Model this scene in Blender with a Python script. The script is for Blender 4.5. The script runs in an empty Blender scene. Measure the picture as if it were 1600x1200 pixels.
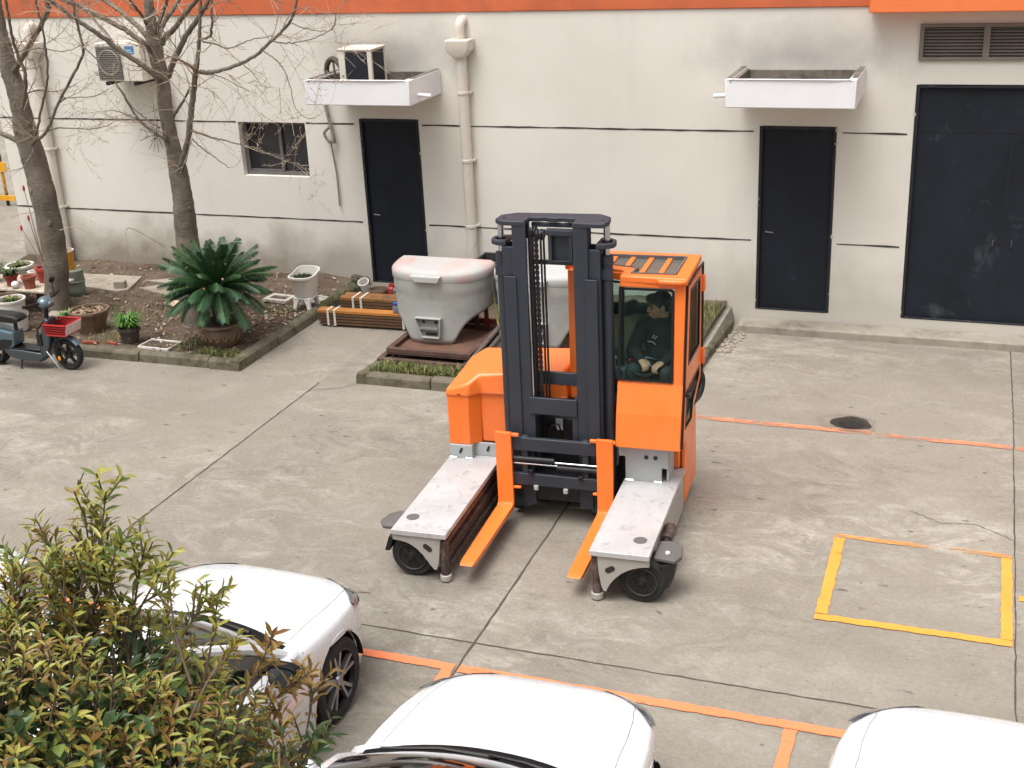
import bpy, bmesh, math, random
from mathutils import Vector, Matrix, Euler
R_ = math.radians
SCN = bpy.context.scene
COL = SCN.collection
S = 1.15                      # the plan below is laid out in units of 1.15 m; the last lines bring it to metres

# ------------------------------------------------------------------ camera
cam_d = bpy.data.cameras.new("camera"); cam = bpy.data.objects.new("camera", cam_d); COL.objects.link(cam)
def cam_axes(yaw, pitch, roll):
    f = Vector((math.sin(yaw)*math.cos(pitch), math.cos(yaw)*math.cos(pitch), -math.sin(pitch)))
    r = Vector((math.cos(yaw), -math.sin(yaw), 0)); u = r.cross(f)
    return math.cos(roll)*r + math.sin(roll)*u, -math.sin(roll)*r + math.cos(roll)*u, f
cr, cu, cf = cam_axes(-0.36469519, 0.37563096, -0.04927601)
M = Matrix((cr, cu, -cf)).transposed().to_4x4(); M.translation = Vector((0, 0, 5.0*S))
cam.matrix_world = M
cam_d.sensor_width = 36; cam_d.lens = 36*1983.77/1600
cam_d.clip_start = .1; cam_d.clip_end = 500
SCN.camera = cam
# ------------------------------------------------------------------ overcast daylight
SUN_EL, SUN_AZ = R_(70), R_(200)       # high and behind the camera
w = bpy.data.worlds.new("World"); SCN.world = w; w.use_nodes = True
wt = w.node_tree; wt.nodes.clear()
sky = wt.nodes.new("ShaderNodeTexSky"); sky.sky_type = 'NISHITA'; sky.sun_disc = False
sky.sun_elevation = SUN_EL; sky.sun_rotation = SUN_AZ; sky.dust_density = 6; sky.ozone_density = 1.0; sky.air_density = 1.2
hs = wt.nodes.new("ShaderNodeHueSaturation"); hs.inputs['Saturation'].default_value = .12
# an overcast sky is about three times brighter overhead than at the horizon
wc = wt.nodes.new("ShaderNodeTexCoord"); wsep = wt.nodes.new("ShaderNodeSeparateXYZ"); wmr = wt.nodes.new("ShaderNodeMapRange"); wmx = wt.nodes.new("ShaderNodeMix")
wmr.inputs['From Min'].default_value = 0; wmr.inputs['From Max'].default_value = 1; wmr.inputs['To Min'].default_value = .62; wmr.inputs['To Max'].default_value = 2.3
wmx.data_type = 'RGBA'; wmx.blend_type = 'MULTIPLY'; wmx.inputs[0].default_value = 1
bg = wt.nodes.new("ShaderNodeBackground"); bg.inputs['Strength'].default_value = .13
wo = wt.nodes.new("ShaderNodeOutputWorld")
wt.links.new(sky.outputs[0], hs.inputs['Color']); wt.links.new(wc.outputs['Generated'], wsep.inputs[0]); wt.links.new(wsep.outputs[2], wmr.inputs['Value'])
wt.links.new(hs.outputs[0], wmx.inputs[6]); wt.links.new(wmr.outputs[0], wmx.inputs[7]); wt.links.new(wmx.outputs[2], bg.inputs[0]); wt.links.new(bg.outputs[0], wo.inputs[0])
sd = bpy.data.lights.new("sun", 'SUN'); sd.energy = 1.0; sd.angle = R_(28); sd.color = (1, .955, .89)
sun = bpy.data.objects.new("sun", sd); COL.objects.link(sun)
sdir = Vector((math.sin(SUN_AZ)*math.cos(SUN_EL), math.cos(SUN_AZ)*math.cos(SUN_EL), math.sin(SUN_EL)))
sun.rotation_euler = sdir.to_track_quat('Z', 'Y').to_euler(); sun.location = (0, 0, 40)
SCN.view_settings.view_transform = 'Standard'; SCN.view_settings.look = 'None'
SCN.view_settings.exposure = -0.06; SCN.view_settings.gamma = 1.0
SCN.cycles.max_bounces = 8; SCN.cycles.transparent_max_bounces = 16; SCN.cycles.caustics_reflective = False

# ------------------------------------------------------------------ materials
def lin(r, g, b):
    f = lambda c: (c/255/12.92 if c/255 <= .04045 else ((c/255+.055)/1.055)**2.4)
    return (f(r), f(g), f(b), 1)
def mul(c, k): return (c[0]*k, c[1]*k, c[2]*k, 1)
class NT:
    def __init__(s, name):
        s.m = bpy.data.materials.new(name); s.m.use_nodes = True; s.t = s.m.node_tree; s.t.nodes.clear()
        s.out = s.n("ShaderNodeOutputMaterial"); s.b = s.n("ShaderNodeBsdfPrincipled"); s.l(s.b.outputs[0], s.out.inputs[0])
        s.tc = s.n("ShaderNodeTexCoord")
    def n(s, t, **k):
        x = s.t.nodes.new(t)
        for a, v in k.items(): setattr(x, a, v)
        return x
    def l(s, a, b): s.t.links.new(a, b)
    def map(s, scale=(1, 1, 1), loc=(0, 0, 0), rot=(0, 0, 0)):
        m = s.n("ShaderNodeMapping"); m.inputs['Scale'].default_value = scale; m.inputs['Location'].default_value = loc
        m.inputs['Rotation'].default_value = rot
        s.l(s.tc.outputs['Object'], m.inputs[0]); return m.outputs[0]
    def noise(s, scale, detail=6, rough=.6, vec=None, dist=0):
        x = s.n("ShaderNodeTexNoise"); x.inputs['Scale'].default_value = scale; x.inputs['Detail'].default_value = detail
        x.inputs['Roughness'].default_value = rough; x.inputs['Distortion'].default_value = dist
        s.l(vec if vec is not None else s.tc.outputs['Object'], x.inputs['Vector']); return x.outputs['Fac']
    def ramp(s, fac, lo, hi, a=0., b=1.):
        x = s.n("ShaderNodeMapRange"); x.inputs['From Min'].default_value = lo; x.inputs['From Max'].default_value = hi
        x.inputs['To Min'].default_value = a; x.inputs['To Max'].default_value = b; s.l(fac, x.inputs['Value']); return x.outputs[0]
    def mix(s, fac, a, b, mode='MIX'):
        x = s.n("ShaderNodeMix", data_type='RGBA', blend_type=mode)
        for v, i in ((fac, 0), (a, 6), (b, 7)):
            if isinstance(v, (int, float)): x.inputs[i].default_value = v
            elif isinstance(v, tuple): x.inputs[i].default_value = v
            else: s.l(v, x.inputs[i])
        return x.outputs[2]
    def math(s, op, a, b=0.):
        x = s.n("ShaderNodeMath", operation=op)
        for v, i in ((a, 0), (b, 1)):
            if isinstance(v, (int, float)): x.inputs[i].default_value = v
            else: s.l(v, x.inputs[i])
        return x.outputs[0]
    def bump(s, h, strength=.3, dist=.02):
        x = s.n("ShaderNodeBump"); x.inputs['Strength'].default_value = strength; x.inputs['Distance'].default_value = dist
        s.l(h, x.inputs['Height']); s.l(x.outputs[0], s.b.inputs['Normal'])
    def sep(s):
        x = s.n("ShaderNodeSeparateXYZ"); s.l(s.tc.outputs['Object'], x.inputs[0]); return x.outputs
    def set(s, **k):
        for a, v in k.items():
            i = s.b.inputs[a.replace('_', ' ')]
            if isinstance(v, (int, float, tuple)): i.default_value = v
            else: s.l(v, i)
def mat(name, c, rough=.6, metal=0., var=.12, scale=5., bump=0., bscale=60., dirt=None, dlo=.52, dhi=.72, dscale=3., coat=0., spec=.5):
    """one painted / cast / moulded surface: colour, slow mottling, optional patches of dirt or wear, grain"""
    t = NT(name)
    col = t.mix(t.ramp(t.noise(scale), .3, .7), mul(c, 1-var), mul(c, 1+var))
    rg = t.ramp(t.noise(scale*2.3, 4), .3, .7, max(0, rough-.07), min(1, rough+.07))
    if dirt:
        d = t.ramp(t.noise(dscale, 9, .68, dist=.3), dlo, dhi)
        col = t.mix(d, col, dirt)
    t.set(Base_Color=col, Roughness=rg, Metallic=metal, Coat_Weight=coat, Coat_Roughness=.06)
    t.b.inputs['Specular IOR Level'].default_value = spec
    if bump: t.bump(t.noise(bscale, 5), bump, .01)
    return t.m
ORANGE = mat("orange_paint", lin(248, 124, 48), .40, var=.06, scale=2.5, bump=.04, bscale=90, dirt=lin(222, 102, 40), dlo=.56, dhi=.8, coat=.3)
MAST = mat("dark_blue_grey_paint", lin(50, 54, 62), .5, var=.1, scale=4, bump=.05, dirt=lin(70, 70, 70), dlo=.66, dhi=.8, dscale=9)
BLACK = mat("black_steel", lin(28, 28, 30), .5, var=.2)
BLACKP = mat("black_plastic", lin(22, 22, 23), .35, var=.15)
RUBBER = mat("tyre_rubber", lin(34, 33, 32), .8, var=.2, scale=12, bump=.15, dirt=lin(70, 64, 58), dlo=.6, dhi=.85)
CHROME = mat("chrome_rod", lin(200, 202, 205), .18, 1., var=.05)
STEEL = mat("grey_bracket_paint", lin(168, 172, 172), .45, var=.05, dirt=lin(120, 116, 112), dlo=.62, dhi=.8)
def orange_mat():
    """the truck's paint: slightly uneven gloss, faint rain streaks, thin scratches and specks of grime"""
    t = NT("orange_paint")
    col = t.mix(t.ramp(t.noise(2.5), .3, .7), lin(247, 122, 46), lin(249, 126, 50))
    col = t.mix(t.ramp(t.noise(3, 8, .7, vec=t.map((3.5, 3.5, .5)), dist=.3), .54, .78, 0, .5), col, lin(214, 100, 42))
    col = t.mix(t.ramp(t.noise(34, 5, .75, vec=t.map((.5, .5, 1.6))), .70, .77, 0, .6), col, lin(128, 66, 34))
    col = t.mix(t.ramp(t.noise(9, 10, .8, dist=1.5), .66, .72, 0, .45), col, lin(190, 92, 44))
    t.set(Base_Color=col, Roughness=t.ramp(t.noise(6, 6), .3, .7, .3, .52), Coat_Weight=.28, Coat_Roughness=.1); t.bump(t.noise(14, 4), .04, .01); return t.m
ORANGE = orange_mat()
def deck_mat():
    t = NT("scuffed_aluminium_deck")
    n1 = t.noise(2.2, 8, .62); n2 = t.noise(7, 10, .7, dist=.6); n3 = t.noise(40, 3)
    col = t.mix(t.ramp(n1, .35, .7), lin(204, 204, 204), lin(182, 181, 180))
    col = t.mix(t.ramp(n2, .55, .7, 0, .75), col, lin(132, 129, 127))
    col = t.mix(t.ramp(n3, .66, .72, 0, .6), col, lin(96, 88, 84))
    t.set(Base_Color=col, Roughness=t.ramp(n2, .3, .7, .3, .5), Metallic=.2); t.bump(n2, .08); return t.m
DECK = deck_mat()
CAST = mat("cast_grey_steel", lin(170, 164, 157), .5, var=.07, dirt=lin(110, 96, 86), dlo=.6, dhi=.8, dscale=6)
GREASE = mat("greasy_rusty_slide_rail", lin(74, 58, 52), .45, var=.4, scale=8, dirt=lin(120, 110, 104), dlo=.5, dhi=.75, dscale=14, bump=.2)
RUST = mat("rust_brown_steel", lin(84, 60, 52), .75, var=.3, scale=7, bump=.2, dirt=lin(104, 86, 76), dlo=.5, dhi=.8, dscale=9)
REDRUST = mat("red_oxide_steel", lin(112, 40, 34), .65, var=.25, bump=.1)
GUARD = mat("grey_rubber_guard", lin(98, 94, 92), .7, var=.1, bump=.1)
def glass(name, tint, gloss=.5):
    t = NT(name); t.t.nodes.remove(t.b)
    tr = t.n("ShaderNodeBsdfTransparent"); tr.inputs[0].default_value = tint
    gl = t.n("ShaderNodeBsdfGlossy"); gl.inputs['Roughness'].default_value = .03; gl.inputs[0].default_value = (1, 1, 1, 1)
    lw = t.n("ShaderNodeLayerWeight"); lw.inputs[0].default_value = .12
    mx = t.n("ShaderNodeMixShader"); f = t.math('MULTIPLY', lw.outputs['Fresnel'], gloss)
    t.l(f, mx.inputs[0]); t.l(tr.outputs[0], mx.inputs[1]); t.l(gl.outputs[0], mx.inputs[2]); t.l(mx.outputs[0], t.out.inputs[0])
    return t.m
def haze_glass(name, tint, refl, amt):
    """cab pane: part see-through, part flat colour painted in for its reflection"""
    t = NT(name); t.set(Base_Color=refl, Roughness=.12); tr = t.n("ShaderNodeBsdfTransparent"); tr.inputs[0].default_value = tint
    mx = t.n("ShaderNodeMixShader"); mx.inputs[0].default_value = amt; t.l(tr.outputs[0], mx.inputs[1]); t.l(t.b.outputs[0], mx.inputs[2]); t.l(mx.outputs[0], t.out.inputs[0]); return t.m
CABGLASS = haze_glass("teal_cab_glass", (.68, .82, .79, 1), lin(92, 118, 112), .055)  # teal mixed into the colour as reflection haze, with a little dust
ROOFGLASS = haze_glass("sheen_grey_roof_glass", (.7, .74, .72, 1), lin(122, 122, 116), .62)  # grey base colour stands in for the sky reflected in the roof panes
CARGLASS = mat("dark_car_glass", lin(20, 23, 25), .04, var=.1, coat=.6)
WINGLASS = mat("dusty_dark_window", lin(42, 42, 46), .14, var=.35, scale=1.5)
WHITECAR = mat("white_car_paint", (.70, .71, .72, 1), .28, var=.0, coat=.8)
LIGHTGL = mat("headlamp_lens", lin(84, 88, 92), .1, var=.3, scale=14, coat=1.)

# ------------------------------------------------------------------ mesh helpers
def rotz(a): return Matrix.Rotation(a, 3, 'Z')
class MB:
    """collects shapes of one part; build() links them as one mesh object"""
    def __init__(s): s.v = []; s.f = []; s.mi = []; s.cur = 0
    def add(s, vs, fs):
        o = len(s.v); s.v += [tuple(p) for p in vs]; s.f += [tuple(i+o for i in f) for f in fs]; s.mi += [s.cur]*len(fs); return s
    def box(s, x0, x1, y0, y1, z0, z1, m=None, about=None):
        vs = [Vector((x, y, z)) for z in (z0, z1) for y in (y0, y1) for x in (x0, x1)]
        if m is not None:
            c = Vector(about) if about else Vector(((x0+x1)/2, (y0+y1)/2, (z0+z1)/2))
            vs = [c+m@(p-c) for p in vs]
        return s.add(vs, [(0, 2, 3, 1), (4, 5, 7, 6), (0, 1, 5, 4), (2, 6, 7, 3), (0, 4, 6, 2), (1, 3, 7, 5)])
    def prism(s, poly, axis, a, b):
        """polygon in the two other axes, extruded from a to b along axis"""
        mk = {'x': lambda p, t: (t, p[0], p[1]), 'y': lambda p, t: (p[0], t, p[1]), 'z': lambda p, t: (p[0], p[1], t)}[axis]
        n = len(poly); vs = [mk(p, a) for p in poly]+[mk(p, b) for p in poly]
        fs = [tuple(range(n)), tuple(range(2*n-1, n-1, -1))]+[(i, i+n, (i+1) % n+n, (i+1) % n) for i in range(n)]
        return s.add(vs, fs)
    def ring(s, outer, inner, axis, a, b):
        """frame between two polygons with the same number of corners"""
        mk = {'x': lambda p, t: (t, p[0], p[1]), 'y': lambda p, t: (p[0], t, p[1]), 'z': lambda p, t: (p[0], p[1], t)}[axis]
        n = len(outer); vs = [mk(p, t) for t in (a, b) for q in (outer, inner) for p in q]; fs = []
        for i in range(n):
            j = (i+1) % n
            fs += [(i, j, n+j, n+i), (2*n+i, 3*n+i, 3*n+j, 2*n+j), (i, 2*n+i, 2*n+j, j), (n+i, n+j, 3*n+j, 3*n+i)]
        return s.add(vs, fs)
    def tube(s, pts, r, n=8, cap=True):
        pts = [Vector(p) for p in pts]
        rs = list(r) if isinstance(r, (list, tuple)) else [r]*len(pts)
        vs = []; fs = []; up = None
        for i, p in enumerate(pts):
            d = (pts[min(i+1, len(pts)-1)]-pts[max(i-1, 0)])
            d = d.normalized() if d.length > 1e-9 else Vector((0, 0, 1))
            if up is None: up = d.orthogonal().normalized()
            else:
                up = up-d*up.dot(d); up = up.normalized() if up.length > 1e-6 else d.orthogonal().normalized()
            q = d.cross(up)
            for k in range(n):
                a = 2*math.pi*k/n; vs.append(p+(up*math.cos(a)+q*math.sin(a))*rs[i])
        for i in range(len(pts)-1):
            for k in range(n):
                k2 = (k+1) % n; fs.append((i*n+k, i*n+k2, (i+1)*n+k2, (i+1)*n+k))
        if cap: fs += [tuple(range(n-1, -1, -1)), tuple(range((len(pts)-1)*n, len(pts)*n))]
        return s.add(vs, fs)
    def lathe(s, prof, c=(0, 0, 0), axis='z', n=28, sx=1, sy=1, caps=True):
        """prof: (radius, height) pairs turned round an axis through c"""
        c = Vector(c); vs = []; fs = []
        for r, h in prof:
            for k in range(n):
                a = 2*math.pi*k/n; x, y = r*math.cos(a)*sx, r*math.sin(a)*sy
                vs.append(c+Vector({'z': (x, y, h), 'y': (x, h, y), 'x': (h, x, y)}[axis]))
        m = len(prof)
        for i in range(m-1):
            for k in range(n):
                k2 = (k+1) % n; fs.append((i*n+k, i*n+k2, (i+1)*n+k2, (i+1)*n+k))
        if caps: fs += [tuple(range(n-1, -1, -1)), tuple(range((m-1)*n, m*n))]
        return s.add(vs, fs)
    def loft(s, rings, close=True, caps=True):
        n = len(rings[0]); vs = [p for r in rings for p in r]; fs = []
        for i in range(len(rings)-1):
            for k in range(n if close else n-1):
                k2 = (k+1) % n; fs.append((i*n+k, i*n+k2, (i+1)*n+k2, (i+1)*n+k))
        if caps: fs += [tuple(range(n-1, -1, -1)), tuple(range((len(rings)-1)*n, len(rings)*n))]
        return s.add(vs, fs)
    def ell(s, c, r, m=None, nu=14, nv=9):
        c = Vector(c); vs = []; fs = []
        for i in range(nv+1):
            t = math.pi*i/nv
            for k in range(nu):
                a = 2*math.pi*k/nu; p = Vector((r[0]*math.sin(t)*math.cos(a), r[1]*math.sin(t)*math.sin(a), r[2]*math.cos(t)))
                vs.append(c+(m@p if m is not None else p))
        for i in range(nv):
            for k in range(nu):
                k2 = (k+1) % nu; fs.append((i*nu+k, (i+1)*nu+k, (i+1)*nu+k2, i*nu+k2))
        return s.add(vs, fs)
    def build(s, name, m, parent=None, bevel=0., seg=2, smooth=35, flip=True):
        me = bpy.data.meshes.new(name); me.from_pydata(s.v, [], s.f)
        for x in (m if isinstance(m, (list, tuple)) else [m]): me.materials.append(x)
        if isinstance(m, (list, tuple)) and len(m) > 1: me.polygons.foreach_set('material_index', s.mi)
        if flip:
            b = bmesh.new(); b.from_mesh(me); bmesh.ops.remove_doubles(b, verts=b.verts, dist=1e-6)
            bmesh.ops.recalc_face_normals(b, faces=b.faces); b.to_mesh(me); b.free()
        if smooth:
            me.polygons.foreach_set('use_smooth', [True]*len(me.polygons)); me.set_sharp_from_angle(angle=R_(smooth))
        o = bpy.data.objects.new(name, me); COL.objects.link(o)
        if parent is not None: o.parent = parent
        if bevel:
            bv = o.modifiers.new("edge", 'BEVEL'); bv.width = bevel; bv.segments = seg; bv.limit_method = 'ANGLE'; bv.angle_limit = R_(40)
            bv.harden_normals = False
        return o
def tag(o, label, cat, group=None):
    o['label'] = label; o['category'] = cat
    if group: o['group'] = group
    return o
def struct(o, kind='structure'): o['kind'] = kind; return o
def thing(name, label, cat, loc=(0, 0, 0), rz=0., group=None):
    o = bpy.data.objects.new(name, None); COL.objects.link(o); o.empty_display_size = .2
    o.location = loc; o.rotation_euler = (0, 0, rz); return tag(o, label, cat, group)
def spline(pts, n):
    """Catmull-Rom through pts, n samples per span"""
    pts = [Vector(p) for p in pts]; out = []
    for i in range(len(pts)-1):
        p0, p1, p2, p3 = pts[max(i-1, 0)], pts[i], pts[i+1], pts[min(i+2, len(pts)-1)]
        for k in range(n):
            t = k/n
            out.append(.5*((2*p1)+(p2-p0)*t+(2*p0-5*p1+4*p2-p3)*t*t+(3*p1-p0-3*p2+p3)*t**3))
    return out+[pts[-1]]
def interp(tab, x):
    """piecewise smooth table lookup, tab sorted by x"""
    if x <= tab[0][0]: return tab[0][1]
    for (a, va), (b, vb) in zip(tab, tab[1:]):
        if x <= b:
            t = (x-a)/(b-a); return va+(vb-va)*t
    return tab[-1][1]
# ================================================================== THE SETTING
WY = 14.92                                                        # plane of the factory wall
def ground_mat():
    t = NT("worn_concrete")
    o = t.tc.outputs['Object']
    big = t.noise(.30, 8, .62, dist=.6)
    med = t.noise(1.5, 10, .7, vec=t.map((.6, 1.3, 1)), dist=.5)
    strk = t.noise(2.3, 14, .82, vec=t.map((.85, 1.35, 1), rot=(0, 0, R_(5))), dist=.9)
    fine = t.noise(24, 10, .85); grit = t.noise(60, 6, .8)
    col = t.mix(t.ramp(big, .36, .64), lin(132, 124, 112), lin(160, 152, 139))
    col = t.mix(t.ramp(med, .40, .64, 0, .75), col, lin(146, 137, 123))
    pale = t.math('MULTIPLY', t.ramp(strk, .47, .66), t.ramp(t.noise(.42, 6, .65, vec=t.map((1, 1, 1), (11, 4, 0))), .40, .62))
    col = t.mix(t.math('MULTIPLY', pale, .8), col, lin(204, 197, 184))
    dk = t.math('MULTIPLY', t.ramp(t.noise(1.3, 11, .76, vec=t.map((.9, 1.3, 1), (7, 3, 0)), dist=.9), .52, .64), t.ramp(t.noise(.42, 4, .6, vec=t.map((1, 1, 1), (2, 9, 0))), .42, .58))
    col = t.mix(t.math('MULTIPLY', dk, .6), col, lin(106, 98, 86))
    col = t.mix(t.ramp(fine, .36, .66, 0, .55), col, lin(116, 108, 97))
    col = t.mix(t.ramp(t.noise(33, 6, .75, vec=t.map((.6, 1.6, 1), (3, 3, 0))), .56, .7, 0, .5), col, lin(186, 178, 166))
    # every slab was poured on its own day
    sx_ = t.sep(); tone = t.math('MULTIPLY', t.math('GREATER_THAN', sx_[0], -6.61), -.09)
    for k_, v_ in ((-3.085, .13), (.505, -.07)): tone = t.math('ADD', tone, t.math('MULTIPLY', t.math('GREATER_THAN', sx_[0], k_), v_))
    tone = t.math('ADD', tone, t.math('MULTIPLY', t.math('GREATER_THAN', sx_[1], 7.075), .06))
    # tyre-polished lanes across the yard
    lane = t.ramp(t.noise(.9, 6, .6, vec=t.map((.12, 1.6, 1), (4, 1, 0), (0, 0, R_(8))), dist=.3), .5, .7, 0, .1)
    hsv = t.n("ShaderNodeHueSaturation"); t.l(t.math('ADD', .91, t.math('SUBTRACT', tone, lane)), hsv.inputs['Value']); hsv.inputs['Saturation'].default_value = .96; t.l(col, hsv.inputs['Color']); col = hsv.outputs[0]
    for sc_, r0, r1, loc in ((3.1, .05, .11, (0, 0, 0)), (6.3, .03, .09, (5, 2, 0)), (11., .04, .11, (2, 6, 0)), (1.5, .014, .04, (1, 7, 0))):
        v = t.n("ShaderNodeTexVoronoi"); v.inputs['Scale'].default_value = sc_
        dv = t.n("ShaderNodeVectorMath", operation='ADD'); nz_ = t.n("ShaderNodeTexNoise"); nz_.inputs['Scale'].default_value = 9
        t.l(o, nz_.inputs['Vector']); sc2 = t.n("ShaderNodeVectorMath", operation='SCALE'); sc2.inputs['Scale'].default_value = .12; t.l(nz_.outputs['Color'], sc2.inputs[0])
        t.l(t.map((.8, 1.7, 1), loc), dv.inputs[0]); t.l(sc2.outputs[0], dv.inputs[1]); t.l(dv.outputs[0], v.inputs['Vector'])
        sp = t.math('MULTIPLY', t.ramp(v.outputs['Distance'], r0, r1, 1, 0), t.ramp(t.noise(2.2, 3), .40, .52))
        col = t.mix(t.math('MULTIPLY', sp, .75), col, lin(72, 65, 58))
    col = t.mix(t.ramp(grit, .55, .68, 0, .6), col, lin(96, 88, 78))
    col = t.mix(t.ramp(t.noise(48, 6, .8, vec=t.map((.7, 1.2, 1), (6, 2, 0))), .57, .7, 0, .5), col, lin(198, 190, 178))
    t.set(Base_Color=col, Roughness=t.ramp(med, .3, .7, .74, .92))
    t.bump(t.math('ADD', fine, t.math('MULTIPLY', grit, .6)), .5, .012); return t.m
GROUND = ground_mat()
def gz(x, y):
    """the yard falls gently towards the wall right of the planting beds"""
    return -.22*min(1, max(0, (y-12.2)/2.4)) if x > -2.9 else 0.
g = MB(); GX = (-60, -2.95, -2.74, -2.69, 0, 45); GY = (-25, 12.2, 14.6, 15.2, 80)
g.add([(x, y, gz(x, y) if x > -2.7 else 0) for y in GY for x in GX], [(j*6+i, j*6+i+1, (j+1)*6+i+1, (j+1)*6+i) for j in range(4) for i in range(5)])
struct(g.build("ground", GROUND, smooth=0))
JOINT = mat("dirt_filled_joint", lin(78, 71, 63), .95, var=.3, scale=9)
def wiggle_strip(p, q, wd, z=.004, n=60, amp=.006, seed=1):
    rnd = random.Random(seed); p = Vector(p); q = Vector(q); d = (q-p); nn = Vector((-d.y, d.x)).normalized(); vs = []
    for i in range(n+1):
        c = p+d*(i/n); off = rnd.uniform(-amp, amp); ww = wd*rnd.uniform(.6, 1.25)/2
        vs += [(*(c+nn*(off-ww)), z), (*(c+nn*(off+ww)), z)]
    m = MB(); m.add(vs, [(2*i, 2*i+1, 2*i+3, 2*i+2) for i in range(n)]); return m
for k, (a, b) in enumerate((((-3.085, 11.4), (-3.085, -6)), ((-6.61, 11.4), (-6.61, -6)), ((.505, 12.19), (.505, -6)), ((-14, 7.075), (6, 7.075)))):
    struct(wiggle_strip(a, b, (.016, .014, .011, .013)[k], .004 if k < 3 else .0035, 200, .005, k).build("slab_joint", JOINT, smooth=0))
m = wiggle_strip((.505, 14.62), (.505, 12.2), .011, 0, 60, .005, 9); m.v = [(x, y, gz(x, y)+.004) for x, y, z in m.v]; struct(m.build("slab_joint", JOINT, smooth=0))
for k, pts in enumerate((((-6.6, 11.15), (-6.3, 11.3), (-6.19, 11.44)), ((-.3, 9.9), (-.05, 9.75), (.2, 9.8), (.5, 9.6)), ((-5.4, 7.5), (-5.0, 7.62), (-4.5, 7.45), (-4.1, 7.5)), ((.5, 12.0), (1.1, 11.9), (1.8, 12.05)))):
    for p, q in zip(pts, pts[1:]): struct(wiggle_strip(p, q, .006, .0045, 14, .012, k).build("hairline_crack", JOINT, smooth=0))
def paint_mat(name, c, wear, wlo, whi, wscale=3.):
    t = NT(name)
    n = t.noise(wscale, 10, .72, vec=t.map((.8, 2.4, 1)), dist=.5); g2 = t.noise(90, 3)
    col = t.mix(t.ramp(t.noise(2, 6), .3, .7), mul(c, .92), mul(c, 1.06))
    col = t.mix(t.ramp(g2, .55, .75, 0, .35), col, lin(120, 100, 80))
    t.set(Base_Color=col, Roughness=.75)
    tr = t.n("ShaderNodeBsdfTransparent"); mx = t.n("ShaderNodeMixShader")
    f = t.math('MULTIPLY', t.ramp(n, wlo, whi), wear)
    t.l(f, mx.inputs[0]); t.l(t.b.outputs[0], mx.inputs[1]); t.l(tr.outputs[0], mx.inputs[2]); t.l(mx.outputs[0], t.out.inputs[0])
    t.bump(g2, .2); return t.m
OLINE = paint_mat("orange_line_paint", lin(238, 134, 88), .95, .6, .7)
OWORN = paint_mat("worn_orange_line_paint", lin(216, 138, 102), .95, .42, .6, 2.2)
YLINE = paint_mat("yellow_line_paint", lin(236, 156, 62), .95, .58, .68, 2.6)
YWORN = paint_mat("worn_yellow_line_paint", lin(222, 154, 80), 1., .42, .6, 3.2)
def line(x0, x1, y0, y1, m, z=.008):
    b = MB(); nx = max(1, int((x1-x0)/.05)); ny = max(1, int((y1-y0)/.05)); rnd = random.Random(int(x0*100+y0*10))
    j = lambda: rnd.uniform(-.006, .006)
    if nx >= ny:
        vs = []
        for i in range(nx+1):
            x = x0+(x1-x0)*i/nx; vs += [(x, y0+j(), z), (x, y1+j(), z)]
        b.add(vs, [(2*i, 2*i+2, 2*i+3, 2*i+1) for i in range(nx)])
    else:
        vs = []
        for i in range(ny+1):
            y = y0+(y1-y0)*i/ny; vs += [(x0+j(), y, z), (x1+j(), y, z)]
        b.add(vs, [(2*i, 2*i+1, 2*i+3, 2*i+2) for i in range(ny)])
    struct(b.build("painted_line", m, smooth=0))
line(-12, -6.63, 6.71, 6.79, OLINE); line(-6.59, -3.105, 6.71, 6.79, OLINE); line(-3.07, 1.9, 6.71, 6.79, OLINE)
for x in (-5.5, -3.18, -.855, 1.5): line(x, x+.08, 1.5, 6.705, OLINE)
line(-2.43, -.75, 11.375, 11.465, OWORN); line(-.72, .49, 11.36, 11.44, OWORN); line(.52, 2.2, 11.34, 11.43, OWORN)
line(-.845, -.76, 8.11, 9.28, YLINE); line(.41, .485, 8.11, 9.28, YLINE); line(-.845, .485, 8.03, 8.105, YLINE); line(-.845, .485, 9.285, 9.345, YWORN)
line(.53, 2., 8.66, 8.73, YLINE)
# the dark wet patch round a drain cover in the yard
STAIN = mat("oil_soaked_concrete", lin(52, 46, 42), .45, var=.4, scale=9, bump=.2)
STAIN2 = mat("damp_concrete_patch", lin(128, 119, 107), .8, var=.15, scale=7)
def blot(c, rx, ry, z, seed, m, name):
    rnd = random.Random(seed); b = MB(); n = 56; ph = [rnd.uniform(0, 6.28) for _ in range(5)]; vs = [(c[0], c[1], z)]
    for k in range(n):
        a = 2*math.pi*k/n; r = 1+sum(.07/(i+1)**.6*math.sin((i+2)*a+ph[i]) for i in range(5))+rnd.uniform(-.03, .03)
        vs.append((c[0]+rx*r*math.cos(a), c[1]+ry*r*math.sin(a), z))
    b.add(vs, [(0, 1+k, 1+(k+1) % n) for k in range(n)]); return struct(b.build(name, m, smooth=0))
blot((-1.0, 11.63), .3, .2, .004, 5, STAIN2, "damp_patch"); blot((-.96, 11.62), .175, .165, .0085, 3, STAIN, "oil_patch")
mh = MB(); mh.lathe([(.0, .012), (.1, .013), (.105, .0125), (.118, .012), (.12, .004)], (-.95, 11.61, 0), n=32, caps=False)
struct(mh.build("drain_cover", mat("wet_cast_iron", lin(44, 40, 38), .35, .3, var=.4, scale=20, bump=.4)))

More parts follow.
